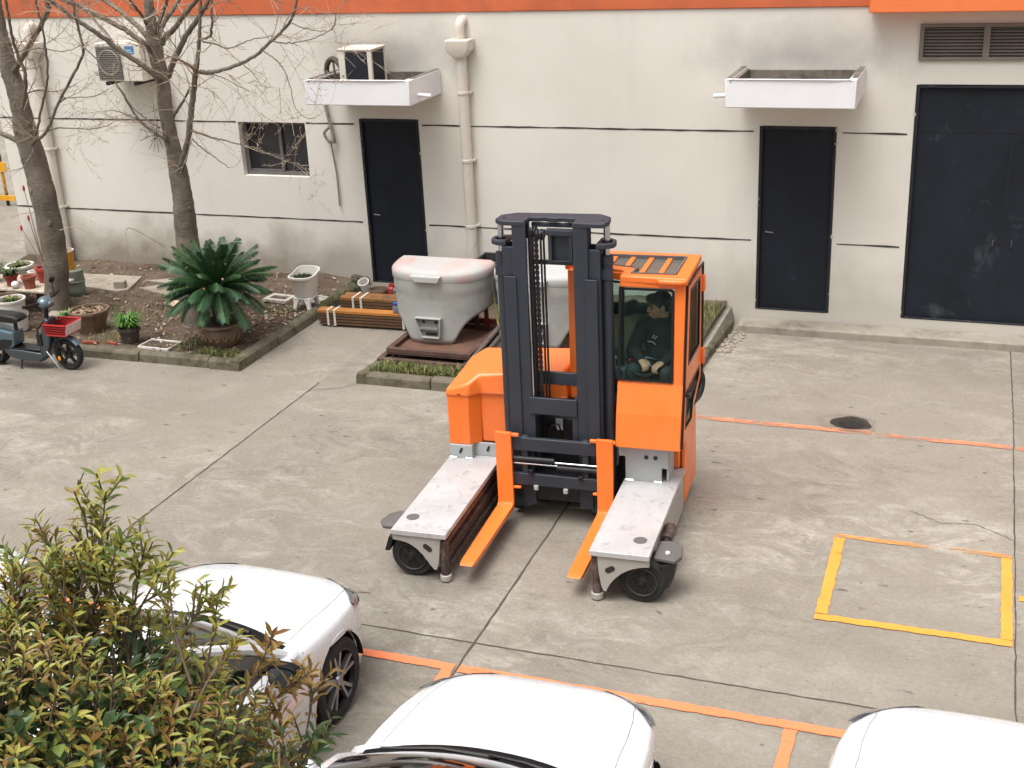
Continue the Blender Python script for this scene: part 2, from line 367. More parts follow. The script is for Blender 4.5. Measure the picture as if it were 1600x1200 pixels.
# ---------------------------------------------------------------- planting beds
KERB = mat("mossy_concrete_kerb", lin(118, 110, 94), .9, var=.25, scale=4, bump=.5, bscale=45, dirt=lin(78, 74, 54), dlo=.4, dhi=.62, dscale=4)
def kerb(pts, w_, h, name="kerb", seed=0):
    rnd = random.Random(seed); m = MB()
    for (a, b) in zip(pts, pts[1:]):
        a = Vector(a); b = Vector(b); L = (b-a).length; d = (b-a)/L; nn = Vector((-d.y, d.x)); t = 0
        while t < L-.05:
            l = min(rnd.uniform(.8, 1.0), L-t)
            if L-t-l < .25: l = L-t
            p = a+d*(t+.006); q = a+d*(t+l-.006); hh = h+rnd.uniform(-.01, .01); o = rnd.uniform(-.008, .008)
            pr = []
            for e in (p, q):
                pr.append([(*(e+nn*o), -.08), (*(e+nn*(o+.012)), hh-.03), (*(e+nn*(o+.04)), hh), (*(e+nn*(w_+o)), hh), (*(e+nn*(w_+o)), -.08)])
            m.loft(pr); t += l
    m.v = [(x, y, z+(gz(x, y) if x > -2.85 else 0)) for x, y, z in m.v]
    return struct(m.build(name, KERB, bevel=.012))
kerb([(-13.4, 11.49), (-7.67, 11.49), (-7.66, 14.88)], .13, .125, seed=1)
kerb([(-6.2, 14.5), (-6.2, 11.46), (-2.68, 11.46), (-2.68, 14.75)], .13, .12, seed=2)
def soil_mat():
    t = NT("garden_soil")
    a = t.noise(2.2, 9, .65); b = t.noise(38, 6, .75); c_ = t.noise(9, 8, .7)
    col = t.mix(t.ramp(a, .35, .65), lin(78, 64, 52), lin(112, 96, 80))
    col = t.mix(t.ramp(c_, .52, .68, 0, .7), col, lin(60, 48, 40))
    col = t.mix(t.ramp(b, .6, .72, 0, .8), col, lin(158, 140, 118))
    t.set(Base_Color=col, Roughness=.95); t.bump(t.math('ADD', b, c_), .8, .03); return t.m
SOIL = soil_mat()
def soil(x0, x1, y0, y1, z, seed, name="soil", nx=90, ny=60):
    rnd = random.Random(seed); m = MB(); ph = [(rnd.uniform(1, 7), rnd.uniform(1, 7), rnd.uniform(0, 6)) for _ in range(8)]
    f = lambda x, y: sum(.006*math.sin(a*x+b*y+c) for a, b, c in ph)+rnd.uniform(-.007, .007)
    m.add([(x0+(x1-x0)*i/nx, y0+(y1-y0)*j/ny, z+f(x0+(x1-x0)*i/nx, y0+(y1-y0)*j/ny)) for j in range(ny+1) for i in range(nx+1)],
          [(j*(nx+1)+i, j*(nx+1)+i+1, (j+1)*(nx+1)+i+1, (j+1)*(nx+1)+i) for j in range(ny) for i in range(nx)])
    return struct(m.build(name, SOIL, smooth=60, flip=False))
soil(-13.4, -7.76, 11.6, 14.92, .085, 1); soil(-6.08, -2.8, 11.58, 14.92, .075, 2)
# leaf litter and chips on the soil, and grass tufts: nobody could count them
LIT = [mat("dry_leaf_pale", lin(150, 128, 104), .9, var=.25, scale=3), mat("dry_leaf_brown", lin(98, 72, 54), .9, var=.3, scale=3), mat("stone_chip", lin(172, 162, 150), .9, var=.2)]
rnd = random.Random(11); m = MB()
for i in range(2600):
    x = rnd.uniform(-13.3, -7.8); y = rnd.uniform(11.62, 14.8)
    if rnd.random() < .45: x = rnd.gauss(-8.4, .7); y = rnd.gauss(12.9, .5)
    if not (-13.3 < x < -7.8 and 11.62 < y < 14.85): continue
    s_ = rnd.uniform(.012, .04); mm = Euler((rnd.uniform(-.5, .5), rnd.uniform(-.5, .5), rnd.uniform(0, 6.3))).to_matrix(); c = Vector((x, y, .098+rnd.uniform(0, .02)))
    m.cur = rnd.choice((0, 0, 1, 1, 2)); m.add([c+mm@Vector(p)*s_ for p in ((-1, 0, 0), (0, -.45, .1), (1, 0, 0), (0, .45, .1))], [(0, 1, 2, 3)])
struct(m.build("leaf_litter", LIT, smooth=0, flip=False), 'stuff')
GRASSM = [mat("grass_green", lin(86, 104, 48), .8, var=.25, scale=3), mat("grass_dry", lin(150, 140, 92), .85, var=.2, scale=3), mat("grass_dark", lin(58, 78, 36), .8, var=.2)]
def grass(name, spots, seed, hmax=.12):
    rnd = random.Random(seed); m = MB()
    for (cx, cy, rx, ry, n, z) in spots:
        for i in range(n):
            x = cx+rx*rnd.uniform(-1, 1); y = cy+ry*rnd.uniform(-1, 1); h = rnd.uniform(.3, 1)*hmax; a = rnd.uniform(0, 6.3); l = rnd.uniform(.1, .9)*h; wd = rnd.uniform(.002, .005)
            d = Vector((math.cos(a), math.sin(a), 0)); q = Vector((-d.y, d.x, 0)); p = Vector((x, y, z))
            m.cur = rnd.choice((0, 0, 1, 1, 2))
            m.add([p-q*wd, p+q*wd, p+d*l*.4+Vector((0, 0, h*.65))+q*wd*.8, p+d*l*.4+Vector((0, 0, h*.65))-q*wd*.8, p+d*l+Vector((0, 0, h*.9))], [(0, 1, 2, 3), (3, 2, 4)])
    return struct(m.build(name, GRASSM, smooth=0, flip=False), 'stuff')
grass("grass", [(-5.5, 11.72, .56, .12, 2600, .07), (-4.2, 11.75, .8, .15, 1500, .07), (-2.95, 13.9, .14, .8, 900, .07)], 3, .13)
grass("ground_weeds", [(-8.05, 11.72, .3, .1, 1100, .08), (-8.6, 11.95, .15, .2, 300, .08), (-9.9, 12.9, .7, .35, 500, .08), (-8.2, 13.3, .25, .1, 250, .08), (-9.75, 11.9, .2, .2, 250, .08), (-7.7, 13.9, .05, .6, 250, .1)], 4, .085)

# ---------------------------------------------------------------- factory building
def wall_mat():
    t = NT("painted_render")
    o = t.sep()
    a = t.noise(.5, 7, .6); b = t.noise(1.2, 8, .65, vec=t.map((2.2, 2.2, .22))); f = t.noise(30, 5, .6)
    col = t.mix(t.ramp(a, .35, .65), lin(221, 216, 207), lin(231, 227, 218))
    col = t.mix(t.ramp(b, .55, .8, 0, .2), col, lin(178, 172, 164))
    # rain-splashed dirt along the foot of the wall, strongest by the planting bed; soot above the canopies
    hgt = t.ramp(t.math('ADD', o[2], t.math('MULTIPLY', t.ramp(t.noise(1.4, 8, .6), .3, .7, -1, 1), .28)), .12, .75, 1, 0)
    bed = t.ramp(o[0], -9.2, -6.9, .85, .38)
    col = t.mix(t.math('MULTIPLY', hgt, bed), col, lin(136, 124, 110))
    for cx in (-7.0, -2.0):
        dx = t.math('MULTIPLY', t.math('SUBTRACT', o[0], cx), .72); dz = t.math('MULTIPLY', t.math('SUBTRACT', o[2], 3.02), 2.1)
        d = t.math('SQRT', t.math('ADD', t.math('MULTIPLY', dx, dx), t.math('MULTIPLY', dz, dz)))
        d = t.math('ADD', d, t.ramp(t.noise(1.6, 8, .65), .3, .7, -.3, .3))
        col = t.mix(t.ramp(d, .1, 1.0, .55, 0), col, lin(138, 132, 124))
    col = t.mix(t.ramp(t.noise(2.6, 9, .7, vec=t.map((2.4, 1, .5), (3, 0, 1))), .66, .8, 0, .22), col, lin(160, 152, 142))
    t.set(Base_Color=col, Roughness=.85); t.bump(t.math('ADD', f, t.math('MULTIPLY', a, 2)), .12, .01); return t.m
WALL = wall_mat()
BAND = mat("weathered_orange_band", lin(208, 108, 68), .75, var=.1, scale=1.2, bump=.1, dirt=lin(184, 94, 62), dlo=.5, dhi=.75, dscale=1.5)
BAND2 = mat("fresh_orange_band", lin(243, 128, 72), .7, var=.04, bump=.08)
bld = thing("factory_building", "long factory building in off-white render with an orange top band and dark steel doors", "building")
OPEN = [(-9.47, -8.45, 1.44, 2.17), (-7.645, -6.8, .03, 2.24), (-2.45, -1.57, .0, 2.235), (-.735, 1.35, .0, 2.72), (-.735, 1.35, 2.98, 3.37)]
X0, X1, ZT = -13.45, 9., 3.56
xs = sorted({X0, X1, *[v for o in OPEN for v in o[:2]], *[X0+i*1.5 for i in range(1, 15)]}); zs = sorted({-.5, ZT, *[v for o in OPEN for v in o[2:]]})
b = MB()
for i in range(len(xs)-1):
    for j in range(len(zs)-1):
        mx_, mz_ = (xs[i]+xs[i+1])/2, (zs[j]+zs[j+1])/2
        if any(o[0] < mx_ < o[1] and o[2] < mz_ < o[3] for o in OPEN): continue
        b.add([(xs[i], WY, zs[j]), (xs[i+1], WY, zs[j]), (xs[i+1], WY, zs[j+1]), (xs[i], WY, zs[j+1])], [(0, 1, 2, 3)])
for x0, x1, z0, z1 in OPEN:
    for p, q in (((x0, z0), (x1, z0)), ((x1, z0), (x1, z1)), ((x1, z1), (x0, z1)), ((x0, z1), (x0, z0))):
        b.add([(p[0], WY, p[1]), (q[0], WY, q[1]), (q[0], WY+.16, q[1]), (p[0], WY+.16, p[1])], [(0, 1, 2, 3)])
b.add([(X0, WY, -.5), (X0, 40, -.5), (X0, 40, ZT), (X0, WY, ZT)], [(0, 1, 2, 3)])
b.build("wall", WALL, bld, smooth=0)
b = MB(); b.box(X0-.02, -1.27, WY-.02, 40, ZT, 5.2); b.build("orange_band", BAND, bld, bevel=.01)
b = MB(); b.box(-1.265, 9, WY-.3, 40, 3.52, 5.2); b.build("orange_band", BAND2, bld, bevel=.01)
GROOVE = mat("dark_groove", lin(64, 60, 56), .9, var=.2)
for z, segs in ((2.17, ((X0, -9.5), (-8.43, -7.72), (-6.75, -2.52), (-1.51, -.8))), (.86, ((X0, -7.72), (-6.75, -2.52), (-1.51, -.8)))):
    for x0, x1 in segs:
        m = wiggle_strip((x0, z), (x1, z), .02, 0, max(5, int((x1-x0)*7)), .0025, int(x0*10)); m.v = [(x, WY-.004, y) for x, y, _ in m.v]
        m.build("wall_groove", GROOVE, bld, smooth=0)
DOORM = mat("dark_navy_door_paint", lin(27, 32, 41), .6, var=.3, scale=1.6, bump=.15, bscale=6, dirt=lin(60, 66, 72), dlo=.62, dhi=.74, dscale=2.1, spec=.3)
CHIP = mat("chipped_plaster", lin(190, 184, 172), .9, var=.2)
FRAMEM = mat("door_frame_dark", lin(30, 32, 38), .5, var=.3, dirt=lin(88, 84, 80), dlo=.62, dhi=.7, dscale=8)
def door(x0, x1, z0, z1, two=False, hx=.1):
    d = MB(); d.box(x0+.035, x1-.035, WY+.035, WY+.075, z0+.004, z1-.035); o = d.build("door", DOORM, bld, bevel=.004)
    f = MB(); f.box(x0, x0+.035, WY-.006, WY+.09, z0, z1); f.box(x1-.035, x1, WY-.006, WY+.09, z0, z1); f.box(x0+.035, x1-.035, WY-.006, WY+.09, z1-.035, z1)
    f.build("door_frame", FRAMEM, o, bevel=.004)
    th = MB(); th.box(x0+.036, x1-.036, WY-.004, WY+.034, z0-.004, z0+.014); th.build("dark_reveal_strip", FRAMEM, o, bevel=.003)  # dark strip added to hide the brightly lit reveal under the door
    if two:
        t = MB(); t.box((x0+x1)/2-.004, (x0+x1)/2+.004, WY+.031, WY+.0345, z0+.02, z1-.55); t.box(x0+.035, x1-.035, WY+.031, WY+.0345, z1-.52, z1-.512)
        t.build("seam_strip", FRAMEM, o)
        for s_ in (-.1, .1):
            h = MB(); xx = (x0+x1)/2+s_; h.tube([(xx, WY+.034, .98), (xx, WY+.01, .98), (xx, WY+.01, .92), (xx, WY+.034, .92)], .007); h.build("handle", mat("dull_pull", lin(96, 96, 96), .5, .4), o)
    else:
        h = MB(); xx = x0+hx if hx > 0 else x1+hx; h.tube([(xx, WY+.04, .97), (xx, WY+.0, .97), (xx+.09, WY+.0, .965)], .008); h.build("handle", mat("dull_handle", lin(120, 118, 114), .5, .4), o)
    # ragged plaster where the frame was let into the wall
    rnd = random.Random(int(x0*50)); c = MB()
    for i in range(7):
        s_ = rnd.choice((x0, x1)); zz = rnd.uniform(z0+.05, z1); hh = rnd.uniform(.02, .07); ww = rnd.uniform(.006, .02)
        c.add([(s_+rnd.uniform(-.01, .01), WY-.0095, zz), (s_+ww, WY-.0095, zz+hh*.4), (s_+rnd.uniform(-.008, .008), WY-.0095, zz+hh), (s_-ww, WY-.0095, zz+hh*.5)], [(0, 1, 2, 3)])
    struct(c.build("chipped_plaster", CHIP, o, smooth=0), 'stuff'); return o
door(-7.645, -6.8, .03, 2.24, hx=.1); door(-2.45, -1.57, .0, 2.235, hx=.1); door(-.735, 1.35, .0, 2.72, True)
# sliding window left of the first door
wn = MB(); wf = [(-9.47, 1.44), (-8.45, 1.44), (-8.45, 2.17), (-9.47, 2.17)]; wi = [(-9.41, 1.49), (-8.49, 1.49), (-8.49, 2.13), (-9.41, 2.13)]
wn.ring(wf, wi, 'y', WY+.09, WY+.14); wn.box(-8.92, -8.875, WY+.085, WY+.135, 1.49, 2.13); wn.box(-9.41, -8.92, WY+.1, WY+.12, 1.49, 1.515)
ALU = mat("dull_aluminium", lin(112, 110, 108), .5, .4, var=.15, dirt=lin(160, 152, 142), dlo=.6, dhi=.75)
wo_ = wn.build("window", ALU, bld, bevel=.004)
for x0, x1, dy in ((-9.41, -8.92, .112), (-8.875, -8.49, .125)):
    p = MB(); p.box(x0, x1, WY+dy, WY+dy+.006, 1.49, 2.13); p.build("pane", WINGLASS, wo_, smooth=0)
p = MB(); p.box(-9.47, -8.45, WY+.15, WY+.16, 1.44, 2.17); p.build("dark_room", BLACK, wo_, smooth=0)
# louvred vent, top right
VENT = mat("brown_grey_louvre", lin(126, 118, 110), .6, var=.12)
v = MB(); v.ring([(-.735, 2.98), (1.35, 2.98), (1.35, 3.37), (-.735, 3.37)], [(-.69, 3.02), (1.3, 3.02), (1.3, 3.335), (-.69, 3.335)], 'y', WY-.03, WY+.1)
for x in (-.045, .65): v.box(x-.035, x+.035, WY-.026, WY+.09, 3.02, 3.335)
vo = v.build("louvre_vent", VENT, bld, bevel=.004)
sl = MB()
for i in range(9):
    z = 3.035+i*.035
    for x0, x1 in ((-.69, -.08), (-.01, .615), (.685, 1.3)): sl.add([(x0, WY, z), (x1, WY, z), (x1, WY+.05, z+.03), (x0, WY+.05, z+.03), (x0, WY, z+.006), (x1, WY, z+.006), (x1, WY+.05, z+.036), (x0, WY+.05, z+.036)], [(0, 1, 2, 3), (4, 7, 6, 5), (0, 4, 5, 1)])
sl.build("slats", VENT, vo, smooth=0)
v = MB(); v.box(-.73, 1.34, WY+.1, WY+.11, 2.985, 3.365); v.build("dark_duct", BLACK, vo, smooth=0)
# two concrete canopies above the doors
CANW = mat("white_canopy_paint", lin(236, 235, 237), .8, var=.03, scale=2, bump=.06)
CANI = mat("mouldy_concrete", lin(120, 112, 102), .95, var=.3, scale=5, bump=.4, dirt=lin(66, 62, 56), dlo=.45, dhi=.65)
def canopy(x0, x1, z0, z1, spout):
    c = MB(); y0 = 13.95
    c.prism([(y0, z0), (WY, z0), (WY, z0+.06), (y0+.07, z0+.06), (y0+.07, z1), (y0, z1)], 'x', x0+.07, x1-.07)
    c.box(x0, x0+.07, y0, WY, z0, z1); c.box(x1-.07, x1, y0, WY, z0, z1); o = c.build("canopy", CANW, bld, bevel=.01)
    i = MB(); i.add([(x0+.072, y0+.072, z0+.075), (x1-.072, y0+.072, z0+.075), (x1-.072, WY-.004, z0+.09), (x0+.072, WY-.004, z0+.09)], [(0, 1, 2, 3)])
    i.box(x0+.004, x0+.066, y0+.09, WY-.005, z1, z1+.008); i.box(x1-.066, x1-.004, y0+.15, WY-.005, z1, z1+.008)
    i.box(x0+.07, x0+.1, y0+.075, WY-.004, z0+.07, z1-.02); i.box(x1-.1, x1-.07, y0+.075, WY-.004, z0+.07, z1-.02); i.box(x0+.1, x1-.1, WY-.03, WY-.004, z0+.08, z1-.03)
    i.build("weathered_tray", CANI, o, bevel=.006)
    s_ = MB(); xx, d = (x1, .17) if spout > 0 else (x0, -.17)
    s_.tube([(xx-d*.2, y0+.25, z0+.1), (xx+d, y0+.25, z0+.085)], .024, 12); s_.build("drain_spout", CANW, o); return o
canopy(-7.85, -6.45, 2.575, 2.875, 1); canopy(-2.68, -1.29, 2.605, 2.91, -1)
# downpipes
PIPE = mat("cream_plastic_pipe", lin(216, 208, 196), .5, var=.05, scale=3, dirt=lin(170, 158, 144), dlo=.6, dhi=.8)
def downpipe(x, hop):
    p = MB(); p.tube([(x, 14.83, .0), (x, 14.83, hop)], .068, 16); o = p.build("downpipe", PIPE, bld)
    h = MB(); h.loft([[(x+sx*a, 14.80+sy*b_, z) for sx, sy in ((-1, -1), (1, -1), (1, 1), (-1, 1))] for a, b_, z in ((.07, .07, hop-.1), (.15, .11, hop), (.155, .115, hop+.12))]); h.build("hopper", PIPE, o, bevel=.012)
    e = MB(); e.tube(spline([(x, 14.82, hop+.1), (x, 14.82, hop+.24), (x+.01, 14.86, hop+.32), (x+.02, 15.0, hop+.34)], 6), .062, 14); e.build("elbow", PIPE, o)
    for z in (.9, 1.75, 2.6):
        c = MB(); c.lathe([(.07, -.02), (.077, -.015), (.077, .015), (.07, .02)], (x, 14.83, z), n=16, caps=False); c.box(x+.05, x+.1, 14.84, WY, z-.012, z+.012); c.build("pipe_clip", PIPE, o)
downpipe(-6.12, 3.13); downpipe(-12.6, 3.12)
# small cable run and conduit on the wall
cb = MB(); cb.tube(spline([(-8.1, 14.87, 2.56), (-8.06, 14.86, 2.3), (-8.0, 14.85, 2.0), (-8.01, 14.86, 1.93), (-8.05, 14.86, 1.92), (-8.03, 14.89, 1.5), (-8.03, 14.89, 1.07)], 5), [.024]*15+[.012]*16, 8)
cb.tube(spline([(-8.04, 14.86, 2.15), (-8.13, 14.84, 2.05), (-8.06, 14.85, 1.93)], 5), .02, 8)
cb.build("cable", mat("grey_lagged_pipe", lin(140, 132, 122), .8, var=.2, dirt=lin(70, 64, 58), dlo=.55, dhi=.7, dscale=8), bld)
st = MB(); st.prism([(14.62, -.4), (14.62, -.12), (WY, -.115), (WY, -.4)], 'x', -2.62, 9); struct(st.build("step", mat("worn_concrete_step", lin(158, 150, 137), .9, var=.15, scale=3, bump=.4, dirt=lin(112, 102, 90), dlo=.48, dhi=.7, dscale=2.5), bevel=.02))
# debris in the corner beside the step
# beyond the corner of the building
far = thing("warehouse", "pale grey warehouse wall across the yard at the far left edge", "building", (-24, 30, 0))
f = MB(); f.box(-12, 7, 0, 6, 0, 5); f.build("wall", mat("far_grey_wall", lin(178, 176, 172), .9, var=.06), far, smooth=0)
f = MB(); f.box(4.2, 6.6, -.03, .0, 0, 2.3); f.build("door", mat("far_grey_shutter", lin(120, 122, 124), .7, var=.1), far, smooth=0)
YEL = mat("yellow_barrier_paint", lin(224, 164, 40), .55, var=.12, dirt=lin(60, 50, 40), dlo=.62, dhi=.7, dscale=6)
br = thing("barrier", "yellow and black metal barrier standing beyond the corner of the building", "barrier", (-16.9, 18.0, 0))
for x in (.48, -.9):
    p = MB(); p.tube([(x+.0, 0, 0), (x, 0, .98)], .03, 10); p.build("post", mat("barrier_post_%s" % ("a" if x > 0 else "b"), lin(196, 140, 44), .6, var=.2, dirt=lin(40, 36, 34), dlo=.5, dhi=.56, dscale=3), br)
p = MB(); p.box(-1.0, .62, -.045, -.03, .62, .8); p.build("top_rail", YEL, br, bevel=.005)
p = MB(); p.box(-1.0, .7, -.045, -.03, .1, .2); p.build("bottom_rail", YEL, br, bevel=.005)
# ================================================================== THE FOUR-WAY FORKLIFT (its own axes: x to the picture's right, y away from the camera)
FO, FYAW = (-3.0, 7.85, 0), R_(2.9)
fk = thing("forklift", "orange multidirectional forklift with dark mast and two grey outrigger legs", "forklift", FO, FYAW)
def wheel_disc(m, c, r, w_, ax='y'):
    pass
def forklift_wheel(c, r, w_, name="wheel"):
    # tyre with rounded shoulders, hub facing the front of the truck
    t = MB(); t.lathe([(r*.62, -w_/2), (r*.9, -w_/2), (r*.975, -w_/2+.02), (r, -w_/2+.05), (r, w_/2-.05), (r*.975, w_/2-.02), (r*.9, w_/2), (r*.62, w_/2)], c, 'y', 40); o = t.build(name, RUBBER, fk)
    h = MB(); h.lathe([(r*.66, -w_/2-.004), (r*.63, -w_/2-.008), (r*.56, -w_/2+.012), (r*.42, -w_/2+.02), (r*.3, -w_/2+.004), (r*.14, -w_/2-.012), (r*.1, -w_/2-.03), (0.001, -w_/2-.032)], c, 'y', 32, caps=False)
    for k in range(6):
        a = k*math.pi/3; h.lathe([(.012, -w_/2-.012), (.012, -w_/2+.02)], (c[0]+r*.36*math.cos(a), c[1], c[2]+r*.36*math.sin(a)), 'y', 8)
    h.build("hub", mat("dusty_hub", lin(40, 38, 36), .6, .3, var=.25, scale=15), o)
    q = MB(); q.lathe([(r*.6, -w_/2-.006), (r*.615, -w_/2-.012), (r*.635, -w_/2-.012), (r*.645, -w_/2-.004)], c, 'y', 36, caps=False); q.build("rim_ring", mat("worn_rim_edge", lin(84, 80, 76), .5, .4, var=.2, scale=12), o); return o
forklift_wheel((.925, .12, .178), .179, .2); forklift_wheel((-.885, .12, .178), .179, .2)
WHB = MB(); WHB.lathe([(.12, -.12), (.2, -.12), (.215, -.1), (.215, .1), (.2, .12), (.12, .12)], (.25, 1.75, .21), 'x', 32); WHB.build("wheel", RUBBER, fk)
# outrigger legs
def leg(x0, x1, out, y1, pan_in):
    L = MB()
    # box girder behind the wheel, inner web all along
    xi = x1-.05 if out < 0 else x0+.05
    if out < 0: L.box(x0+.01, x0+.05, .62, y1, .09, .395); L.box(x1-.1, x1-.06, .0, y1, .12, .395); L.box(x0+.05, x1-.1, .42, y1, .2, .395)
    else: L.box(x1-.05, x1-.01, .62, y1, .07, .395); L.box(x0+.06, x0+.1, .0, y1, .12, .395); L.box(x0+.1, x1-.05, .42, y1, .2, .395)
    o = L.build("outrigger_leg", CAST, fk, bevel=.006)
    d = MB(); d.box(x0, x1, -.062, y1, .397, .44); d.build("deck_plate", DECK, o, bevel=.004)
    p = MB(); cx, cz, ra = (.925 if out > 0 else -.885), .165, .2
    # front plate with its wheel arch
    if out > 0: pts = [(.605, .395), (.615, .25), (.632, .141), (.651, .1), (.668, .1), (.69, .149), (.715, .19), (.746, .226), (.785, .262), (.826, .29), (.87, .311), (.913, .326), (.955, .335), (.993, .339), (.993, .395)]
    else: pts = [(-.62, .395), (-.63, .28), (-.643, .18), (-.662, .118), (-.684, .116), (-.71, .148), (-.735, .186), (-.775, .242), (-.821, .287), (-.857, .311), (-.892, .328), (-.95, .34), (-1.009, .345), (-1.009, .395)]
    p.prism(pts, 'y', -.045, -.015); p.build("front_plate", CAST, o, bevel=.003)
    sx, sz_ = (.701, .29) if out > 0 else (-.726, .303)
    s_ = MB(); rot = Matrix.Rotation(R_(-32 if out > 0 else 38), 3, 'Y')
    ring = [Vector((.022*math.cos(a)+(.018 if math.cos(a) > 0 else -.018), 0, .022*math.sin(a))) for a in [2*math.pi*k/20 for k in range(20)]]
    s_.loft([[Vector((sx, y, sz_))+rot@v for v in ring] for y in (-.0485, -.03)]); s_.build("slot", mat("dark_slot_%d" % out, lin(52, 38, 36), .6), o, bevel=0)
    c = MB(); c.lathe([(.0495, .4405), (.052, .4425), (.03, .4432), (.0, .4432)], ((.885 if out > 0 else -.915), .165, 0), n=30, caps=False); c.build("deck_plug", GUARD, o)
    jx = .588 if out > 0 else -.612
    j = MB(); j.lathe([(.036, .05), (.036, .19), (.043, .19), (.043, .22), (.04, .22), (.04, .36)], (jx, .01, 0), n=18); jo = j.build("stabiliser_jack", GREASE, o)
    f = MB(); f.lathe([(.044, .012), (.047, .016), (.047, .055), (.04, .062)], (jx, .01, 0), n=20); f.build("pad", CAST, jo)
    # greasy slide rails on the inner face
    r = MB(); xr = x1 if out < 0 else x0
    for z0, z1, dx in ((.31, .36, .0), (.245, .27, .012), (.17, .225, -.005), (.12, .15, .015)):
        a, b_ = (xr-.06, xr-.02+dx) if out < 0 else (xr+.02-dx, xr+.06)
        r.box(a, b_, .05, y1-.05, z0, z1)
    r.build("slide_rail", GREASE, o, bevel=.005)
    return o
l1 = leg(-1.012, -.566, -1, 1.45, 0); l2 = leg(.548, .996, 1, 1.45, 0)
# foot guards over the outer sides of the wheels
def guard(parent, pts, z, flap, rod):
    g_ = MB(); g_.prism(pts, 'z', z, z+.035); o = g_.build("wheel_guard", GUARD, parent, bevel=.01)
    f_ = MB(); f_.loft(flap); f_.build("mud_flap", BLACKP, o, bevel=.004)
    if rod:
        c = MB(); c.tube([(1.03, .62, .33), (1.03, .44, .31)], .045, 14); c.tube([(1.03, .44, .31), (1.05, .25, .3)], .018, 10); c.build("steering_cylinder", GREASE, o)
    return o
gl_ = guard(l1, [(-1.012, .1), (-1.012, .34), (-1.1, .37), (-1.17, .3), (-1.2, .18), (-1.15, .1)], .345,
      [[(-1.02, .0, .345), (-1.06, .0, .345), (-1.06, .3, .345), (-1.02, .3, .345)], [(-1.06, -.01, .22), (-1.1, -.01, .22), (-1.1, .28, .22), (-1.06, .28, .22)]], False)
gr_ = guard(l2, [(.999, .08), (1.16, .06), (1.2, .14), (1.19, .26), (1.12, .36), (.999, .34)], .325,
      [[(1.06, .02, .32), (1.17, .1, .32), (1.17, .3, .32), (1.06, .3, .32)], [(1.08, .04, .2), (1.14, .12, .17), (1.14, .28, .17), (1.08, .26, .2)], [(1.07, .08, .1), (1.1, .14, .08), (1.1, .22, .08), (1.07, .2, .1)]], True)
for (x, y) in ((1.09, .16),):
    m = MB(); m.lathe([(.0, .372), (.016, .371), (.018, .36)], (x, y, 0), n=14, caps=False); m.build("bolt_cap", CANW, gr_)
# grey brackets that carry the body on the decks
bR = MB(); bR.prism([(.51, .78), (.51, .65), (.562, .65), (.562, .44), (.86, .44), (.86, .565), (.915, .565), (.915, .78)], 'y', 1.145, 1.17)
bR.box(.895, .915, 1.17, 1.4, .44, .78); oR = bR.build("support_bracket", STEEL, fk, bevel=.004)
for x in (.735, .81):
    h = MB(); h.lathe([(.0, 0), (.018, 0), (.018, .006)], (x, 1.14, .655), 'y', 12, caps=False); h.build("bolt_hole", BLACK, oR)
bL = MB(); bL.box(-1.0, -.8, 1.28, 1.31, .44, .56); bL.box(-.83, -.8, 1.31, 1.36, .44, .56); bL.box(-.83, -.55, 1.36, 1.385, .44, .56); oL = bL.build("support_bracket", STEEL, fk, bevel=.004)
for x, y in ((-.9, 1.277), (-.68, 1.357)):
    h = MB(); h.box(x-.01, x+.01, y-.002, y+.002, .485, .535, Matrix.Rotation(R_(25), 3, 'Y')); h.build("slot", BLACK, oL)
for c in ((-1.0, 1.276, -.94), (-.86, 1.276, -.8), (.565, 1.141, .63), (.8, 1.141, .86)):
    wl = MB(); wl.tube([(c[0], c[1], .444), (c[2], c[1], .444)], .008, 6); wl.build("weld_bead", CHROME, oL if c[0] < 0 else oR)
# body below and behind
b = MB(); b.box(-.98, .0, 1.42, 2.02, .12, 1.0); b.box(-.5, .5, 1.5, 2.05, .1, .75); b.build("chassis", mat("chassis_grey", lin(70, 66, 64), .7), fk, bevel=.01)
b = MB(); b.prism([(1.47, .1), (2.06, .1), (2.02, 1.0), (1.5, .78)], 'x', .955, .99); b.box(.4, .955, 2.0, 2.06, .1, 1.0); b.box(.82, .955, 1.42, 1.47, .45, .78); b.build("side_panel", ORANGE, fk, bevel=.012)
b = MB(); b.prism([(-1.005, 1.3), (-.818, 1.3), (-.735, 1.385), (-.735, 1.4), (.02, 1.4), (.02, 2.06), (-.9, 2.06), (-.995, 1.95)], 'z', .56, 1.02); b.build("engine_body", ORANGE, fk, bevel=.015, seg=3)
def lid():
    # hood with a sloping, softly rounded top: lower rim polygon, raised top polygon
    rim = [(-1.02, 1.285), (-.81, 1.285), (-.725, 1.368), (-.45, 1.378), (.03, 1.40), (.04, 2.075), (-.9, 2.07), (-1.01, 1.95)]
    top = [(-1.01, 1.3, 1.062), (-.815, 1.3, 1.112), (-.73, 1.385, 1.17), (-.45, 1.395, 1.205), (-.02, 1.47, 1.225), (.03, 2.05, 1.225), (-.88, 2.04, 1.185), (-.99, 1.94, 1.12)]
    m = MB(); n = len(rim)
    m.add([(x, y, 1.0) for x, y in rim]+top, [tuple(range(n)), tuple(range(2*n-1, n-1, -1))]+[(i, i+n, (i+1) % n+n, (i+1) % n) for i in range(n)])
    return m
ld = lid().build("hood", ORANGE, fk, bevel=.022, seg=3)
h = MB(); h.box(-.905, -.875, 1.285-.003, 1.284, 1.02, 1.03); h.build("latch", REDRUST, ld)
